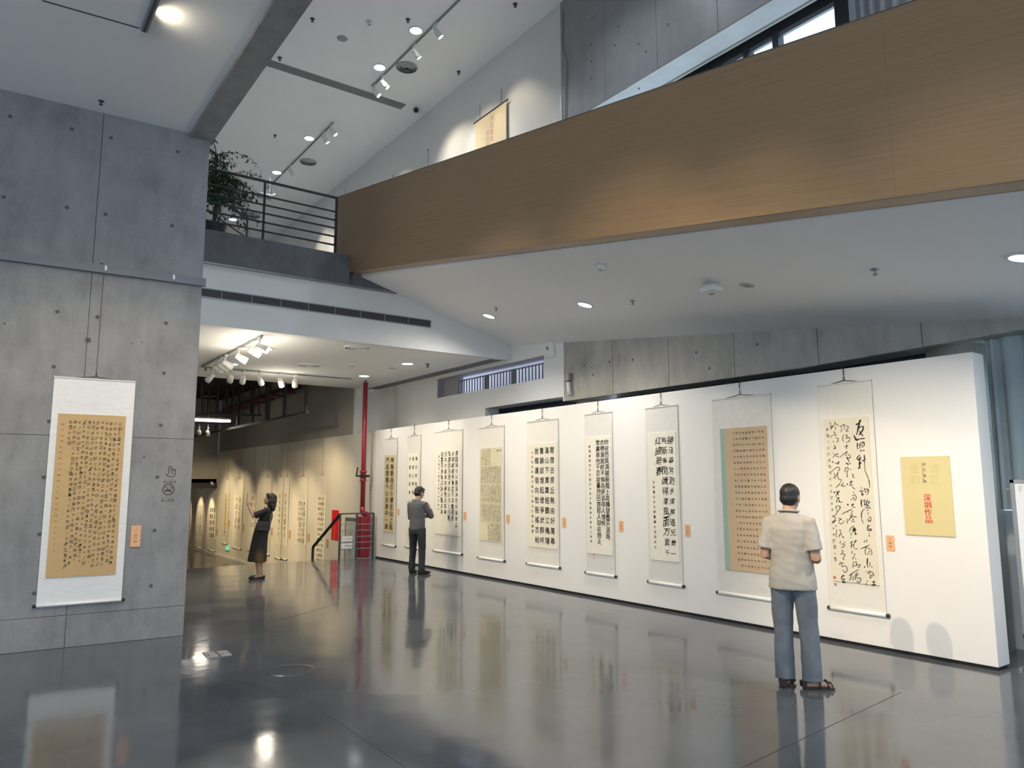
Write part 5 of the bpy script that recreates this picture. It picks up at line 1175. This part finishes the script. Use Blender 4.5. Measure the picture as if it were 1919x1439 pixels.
# ============================================================ CAMERAS AND WALL BOXES
def cctv(label, px, ax, v, dirv, wall, sc=1.0):
    p = hit(*px, ax, v); t = thing('security_camera', label, 'camera', p, 0, 'security cameras'); t.scale = (sc,)*3
    d = Vector(dirv).normalized(); w_ = Vector(wall)
    MB().cyl(w_*.0, w_*.03, .05, n=14).build('base', PLAST, t); MB().tube([w_*.02, w_*.10, w_*.13+Vector((0, 0, -.04))], .018, 8).build('arm', PLAST, t, smooth=True)
    c = w_*.14+Vector((0, 0, -.06)); MB().cyl(c-d*.09, c+d*.10, .045, n=16).build('housing', PLAST, t, smooth=True); MB().cyl(c+d*.1, c+d*.104, .036, n=16).build('lens', BLACK, t)
cctv('white bullet camera under the upper ceiling left of the banner', (800, 205), 0, WX, (-.5, -.6, -.35), (-1, 0, 0), 1.8)
cctv('white bullet camera at the top of the red pipe', (699, 733), 0, 7.9, (-.75, -.4, -.3), (-1, 0, 0))
cctv('small camera on the black beam at the end of the gallery', (397, 905), 1, 30.37, (-.4, -.8, -.25), (0, -1, 0))
p = hit(1069, 712, 0, WX-.02); t = thing('wall_sensor', 'grey box with a hanging white cylinder on the pale concrete beam', 'sensor', p)
MB().box((-.09, -.07, -.02), (0, .07, .11)).build('box', GREYM, t, bevel=.006); MB().cyl((-.06, -.02, -.05), (-.06, -.05, -.28), .035, n=14).build('cylinder', PLAST, t, smooth=True); MB().cyl((-.05, .0, .0), (-.06, -.02, -.06), .012, n=8).build('bracket', DARK, t)
p = hit(1033, 656, 0, WX); t = thing('alarm_box', 'square white alarm box on the white wall beside the concrete joint', 'alarm', p)
MB().box((-.06, -.13, -.14), (0, .13, .14)).build('case', PLAST, t, bevel=.006); MB().cyl((-.061, .03, .03), (-.066, .03, .03), .035, n=14).build('sounder', GREYM, t)
p = hit(695, 913, 0, 7.75-.0); t = thing('wall_notice', 'small pale notice on the partition end right of the red pipe', 'wall notice', (7.749, p.y, p.z), -pi/2)
MB().box((-.09, -.004, -.11), (.09, 0, .11)).build('sheet', PLAST, t); m = MB()
put(m, '消', -.03, .03, .08, None, '', -.0048); put(m, '火', .045, .03, .08, None, '', -.0048); m.box((-.06, -.0046, -.07), (.06, -.0041, -.05)); m.build('print', INKG, t)

# ============================================================ RED PIPE, GUARDRAIL, BANNER, NOTICES
q = hit(683, 1045, 2, 0); bx = (q.x-.02, q.y+.02)
t = thing('fire_riser', 'tall red fire riser pipe with a valve and a boxed red foot', 'pipe', (bx[0], bx[1], 0))
pt = hit(684.5, 735, 1, bx[1]); pm_ = hit(680.5, 955, 1, bx[1]); xo = (pt.x+pm_.x)/2-bx[0]
MB().tube([(xo, 0, 4.12), (xo, 0, 1.16)], .055, 16).build('pipe', REDP, t, smooth=True)
MB().tube([(xo, 0, 1.17), (xo, 0, 1.08), (xo+.03, -.0, 1.02), (.06, 0, 1.0), (.09, 0, .97), (.09, 0, .9)], .065, 14).build('elbow', REDP, t, smooth=True)
MB().box((-.11, -.11, 0), (.11, .11, .95)).build('foot_casing', REDP, t, bevel=.02)
zv = hit(681, 892, 1, bx[1]).z
va = MB().lathe([(.05, -.12), (.085, -.12), (.085, -.09), (.065, -.08), (.065, .08), (.085, .09), (.085, .12), (.05, .12)], 18, (xo, 0, zv)).build('valve', REDP, t, smooth=True)
MB().bar((xo-.05, -.02, zv), (xo-.21, -.05, zv), .03).bar((xo-.20, -.05, zv), (xo-.17, -.05, zv+.2), .025).box((xo-.06, -.09, zv-.03), (xo+.12, .07, zv+.03)).build('lever', BLACK, t)
p0, p1, p2 = (6.87, 16.22), (7.26, 16.18), (7.66, 16.14)
t = thing('guardrail', 'grey steel guardrail with a sloping handrail at the head of the gallery steps', 'railing', (6.87, 16.22, 0))
R_ = lambda p, z: Vector((p[0]-6.87, p[1]-16.22, z))
for p in (p0, p1, p2): MB().bar(R_(p, 0), R_(p, 1.03), .035, .035).build('post', DARK, t)
MB().bar(R_(p0, 1.03), R_(p2, 1.03), .035, .03).build('top_rail', DARK, t)
for z in (.79, .65, .51, .38, .24): MB().bar(R_(p0, z), R_(p2, z), .016, .016).build('rail', GREYM, t)
hb = hit(587, 1025.3, 0, 6.87)-Vector((6.87, 16.22, 0))
MB().bar(R_(p0, 1.02), hb, .05, .05).build('handrail', BLACK, t); MB().bar(hb, Vector((hb.x, hb.y, LOW)), .05, .05).build('newel', BLACK, t)
for k, z in enumerate((.41, .25)):
    tt = thing('notice_plate', ['upper white notice plate hung on the guardrail', 'lower white notice plate hung on the guardrail'][k], 'notice', (6.90, 16.19, z))
    MB().box((0, -.03, 0), (.25, -.024, .12)).build('plate', PLAST, tt); m = MB()
    for i, ch in enumerate(('小心台阶', '注意安全')[k]): put(m, ch, .085+.045*i, .06, .042, None, '', -.0315)
    m.build('lettering', INK, tt)
a, b, c_, d_ = fw(((623, 955.3), (636, 955.3), (620.5, 1011), (633.6, 1013)))
t = thing('red_banner', 'tilted bright red banner on the gallery wall behind the guardrail', 'banner', (7.748, (a[0]+b[0]+c_[0]+d_[0])/4, c_[1]), -pi/2)
w_ = a[0]-b[0]; h_ = a[1]-c_[1]; MB().box((-w_/2, -.008, 0), (w_/2, 0, h_)).build('sheet', mat('banner red', (.72, .02, .03, 1), .6), t)
m = MB(); column(m, '前方展厅请继续参观', -.02, h_*.52, .045, .05, '', None, -.0088); m.build('lettering', mat('yellow print', (.85, .55, .12, 1), .6), t)
a, b = hit(651, 969, 0, 7.75), hit(673, 969, 0, 7.75)
t = thing('hose_cabinet', 'grey framed wall cabinet with a white door behind the guardrail', 'cabinet', (7.75, (a.y+b.y)/2, -.6), -pi/2)
w_ = a.y-b.y; h_ = a.z+.6
MB().box((-w_/2, -.05, 0), (w_/2, 0, h_)).build('frame', GREYM, t, bevel=.004); dr = MB().box((-w_/2+.07, -.058, .07), (w_/2-.07, -.048, h_-.09)).build('door', mat('cabinet door', (.55, .55, .54, 1), .5), t)
m = MB(); [put(m, ch, .0, h_*.72-.2*i, .15, None, '', -.0592) for i, ch in enumerate('消火栓')]; m.build('lettering', INKG, t)
p = hit(428, 1027, 0, 7.75); t = thing('exit_sign', 'small green running-man exit sign low on the gallery wall', 'exit sign', (7.752, p.y, p.z), -pi/2)
MB().box((-.30, -.03, -.09), (.30, 0, .09)).build('case', PLAST, t); MB().box((-.28, -.032, -.08), (.28, -.029, .08)).build('face', mat('lit green', (.01, .25, .10, 1), .5, emit=((.05, .7, .3, 1), .6)), t)
m = MB().box((-.16, -.034, -.05), (-.08, -.0325, .05)).bar((.0, -.033, -.04), (.05, -.033, .01), .02, .002, up=(0, 1, 0)).bar((.05, -.033, .01), (.10, -.033, -.04), .02, .002, up=(0, 1, 0)).bar((.02, -.033, .03), (.09, -.033, .02), .02, .002, up=(0, 1, 0)).box((.06, -.034, .035), (.09, -.0325, .065)).box((.14, -.034, -.012), (.24, -.0325, .012))
m.build('pictogram', mat('lit white', (.8, .9, .85, 1), .5, emit=((.8, 1, .9, 1), .5)), t)

# ============================================================ BLACK FRAMES OVER THE GALLERY
t = thing('suspended_frame', 'black steel framework hung from the dark void over the lower gallery', 'steel frame', (6.5, 17.5, 3.44))
bc = lambda x, y: hit(x, y, 0, 6.5)-Vector((6.5, 17.5, 3.44))
a, b = bc(577, 772.5), bc(352, 821); b.z = a.z = 0
MB().bar(a, b, .07, .07).build('bottom_chord', BLACK, t)
for px, py, w_ in ((574, 773, .07), (533, 782, .07), (501, 790, .11), (473, 796, .07), (446, 801, .07), (424, 806, .06), (405, 810, .06), (388, 814, .06)):
    q = bc(px, py); MB().bar((0, q.y, 0), (0, q.y, 1.5), w_, w_).build('hanger', BLACK, t)
t = thing('suspended_frame', 'second black framework set deeper, left of the first over the gallery', 'steel frame', (5.6, 22, 3.4))
bd = lambda x, y: hit(x, y, 1, 22)-Vector((5.6, 22, 3.4))
a, b = bd(368, 776), bd(490, 778); MB().bar(a, b, .06, .06).build('chord', BLACK, t)
a, b = bd(368, 793), bd(438, 793); MB().bar(a, b, .05, .05).build('chord', BLACK, t)
for px, y0_, y1_ in ((380, 700, 776), (394, 700, 776), (409, 700, 776), (438, 705, 793), (424, 705, 776), (456, 700, 776), (470, 700, 777), (486, 700, 778)):
    MB().bar(bd(px, y0_), bd(px, y1_), .04, .04).build('hanger', BLACK, t)
a, b = bd(380, 742), bd(410, 742); MB().bar(a, b, .04, .04).build('brace', BLACK, t)
t = thing('steel_stair', 'dark red steel stair underside climbing through the black framework', 'stair', (7.62, 22, 3.6))
be = lambda x, y: hit(x, y, 0, 7.62)-Vector((7.62, 22, 3.6))
a, b = be(418, 771), be(560, 722); mr = mat('dark red steel', (.10, .022, .03, 1), .5)
MB().bar(a, b, .06, .22).build('stringer', mr, t)
for k in range(9):
    p = a.lerp(b, (k+.5)/9); MB().box((p.x-.5, p.y-.28, p.z-.22), (p.x-.03, p.y+.28, p.z-.16)).build('tread', mr, t)
p0_, p1_ = hit(366, 788, 1, 24.6), hit(432, 788, 1, 24.6)
for k in (1, 8): p = a.lerp(b, (k+.5)/9); MB().bar((p.x-.05, p.y, p.z), (p.x-.05, p.y, 1.42), .03, .03).build('hanger', BLACK, t)
t = thing('tube_light', 'bright horizontal fluorescent tube hung under the dark void', 'lamp', (p0_+p1_)/2)
L_ = (p1_-p0_).length/2; MB().cyl((-L_, 0, 0), (L_, 0, 0), .045, n=12).build('tube', TUBE, t, smooth=True); MB().box((-L_, -.05, .045), (L_, .05, .09)).build('housing', PLAST, t)
MB().cyl((-L_*.5, 0, .09), (-L_*.5, 0, 1.2), .006, n=5).cyl((L_*.5, 0, .09), (L_*.5, 0, 1.2), .006, n=5).build('suspension', BLACK, t)
pl_ = bpy.data.lights.new('lamp', 'POINT'); pl_.energy = 8; pl_.color = (1, .9, .75); pl_.shadow_soft_size = .2; po = bpy.data.objects.new('lamp', pl_); COL.objects.link(po); po.parent = t; po.location = (0, 0, -.2)

# ============================================================ CURTAINS, RAIL, BOARD
def curtain(label, x, ya, yb_, z0_, z1_, m, n=26, amp=.05, sag=0.0):
    t = thing('curtain', label, 'curtain', (x, (ya+yb_)/2, z0_)); V = []; F = []; N = n*8; H = z1_-z0_; yc_ = (ya+yb_)/2
    for lay in (0, .006):
        for i in range(N+1):
            u = i/N; y = ya+(yb_-ya)*u-yc_; ph = 2*pi*n*u+1.3*sin(5*u*pi)+.8*sin(13*u)
            a_ = amp*(.75+.35*sin(9*u+1))
            for j, fz in enumerate((0, .5, 1)):
                V.append((lay+a_*sin(ph)*(1.15-.5*fz), y+.012*sin(ph*2)*(1-fz), H*fz+(sag*(.5+.5*sin(3*u*pi)) if j == 0 else 0)))
    for l in (0, 1):
        o = l*(N+1)*3
        for i in range(N):
            for j in range(2):
                a_ = o+i*3+j; f = (a_, a_+3, a_+4, a_+1); F.append(f if l else f[::-1])
    MB().add(V, F).build('fabric', m, t, smooth=True); return t
curtain('grey teal curtain hanging right of the partition end', 8.62, 3.36, 2.2, 1.44, 3.24, TEAL, 9, .04)
curtain('dark curtain behind the partition between the two concrete columns', 8.95, 9.3, 4.1, 1.5, 3.225, mat('dark curtain', (.045, .06, .075, 1), .9), 34, .04)
curtain('pale grey curtain at the upper window behind the parapet', 9.0, 4.7, 1.2, 5.05, 8.25, GCURT, 24, .06)
t = thing('curtain_rail', 'white double curtain rail above the grey teal curtain', 'curtain rail', (8.62, 3.25, 3.275))
MB().bar((0, .1, 0), (0, -3.2, 0), .025, .02).build('rail', PLAST, t); MB().bar((-.08, .1, .035), (-.08, -3.2, .035), .02, .02).build('rail', PLAST, t)
MB().box((-.12, .08, -.03), (.03, .13, .10)).box((-.14, .05, -.06), (-.09, .12, -.03)).build('end_bracket', PLAST, t)
t = thing('curtain_rail', 'grey curtain rail in the gap above the white partition', 'curtain rail', (8.95, 9.4, 3.25))
MB().bar((0, 0, 0), (0, -5.4, 0), .03, .02).build('rail', GREYM, t)
for k in range(18): MB().box((-.015, -.2-.3*k, -.022), (.015, -.22-.3*k, .0)).build('glider', PLAST, t)
bq = hit(1883, 899, 1, 3.08); b0 = hit(1915, 1249, 2, 0)
t = thing('notice_board', 'white framed notice board marked minus 1F, cut by the right picture edge', 'board', (8.16, 3.06, 0), -pi/2)
MB().box((0, -.015, .30), (.68, .015, bq.z)).build('panel', mat('board white', (.72, .74, .78, 1), .35), t)
for lo, hi in (((0, -.025, .26), (.035, .025, bq.z)), ((0, -.025, bq.z-.03), (.72, .025, bq.z)), ((.685, -.025, .26), (.72, .025, bq.z)), ((0, -.025, .26), (.72, .025, .30))): MB().box(lo, hi).build('frame_bar', GREYM, t)
for x in (.02, .70): MB().bar((x, -.0, 0), (x, 0, .27), .03, .03).build('leg', GREYM, t); MB().bar((x, -.2, .012), (x, .2, .012), .03, .024).build('foot', GREYM, t)
m = MB(); p = hit(1901, 917, 0, 8.14); [put(m, ch, 3.06-p.y-.055+.055*i, p.z, .085, None, '', -.0165) for i, ch in enumerate('-1F')]; m.build('lettering', mat('faint green print', (.42, .47, .42, 1), .7), t)

# ============================================================ FLOOR FITTINGS
for k, q in enumerate((((383, 1223), (404, 1221), (405, 1231), (384, 1232.5)), ((410, 1220.5), (430, 1218.5), (431, 1228), (410.5, 1230)))):
    P = [hit(x, y, 2, 0) for x, y in q]; c_ = sum(P, Vector())/4; t = thing('floor_box', ['left steel lid of the floor socket near the concrete corner', 'right steel lid of the floor socket near the concrete corner'][k], 'floor box', c_, LA)
    a_ = (P[1]-P[0]).length/2; b_ = (P[3]-P[0]).length/2
    MB().box((-a_, -b_, 0), (a_, b_, .006)).build('lid', STEEL, t, bevel=.002); MB().box((-a_*.6, -b_*.5, .006), (-a_*.3, -b_*.2, .0075)).build('catch', DARK, t)
p = hit(545, 1256, 2, 0); t = thing('access_cover', 'round access cover painted over in the grey floor', 'floor cover', p)
e_ = hit(590, 1256, 2, 0); rr_ = (e_-p).length
MB().lathe([(rr_, 0), (rr_, .002), (rr_*.93, .003), (.001, .003)], 40).build('cover', FLOOR, t); MB().lathe([(rr_*.8, .0031), (rr_*.8, .0045), (rr_*.74, .0045), (rr_*.74, .0031)], 40, caps=False).build('ring', FLOOR, t)
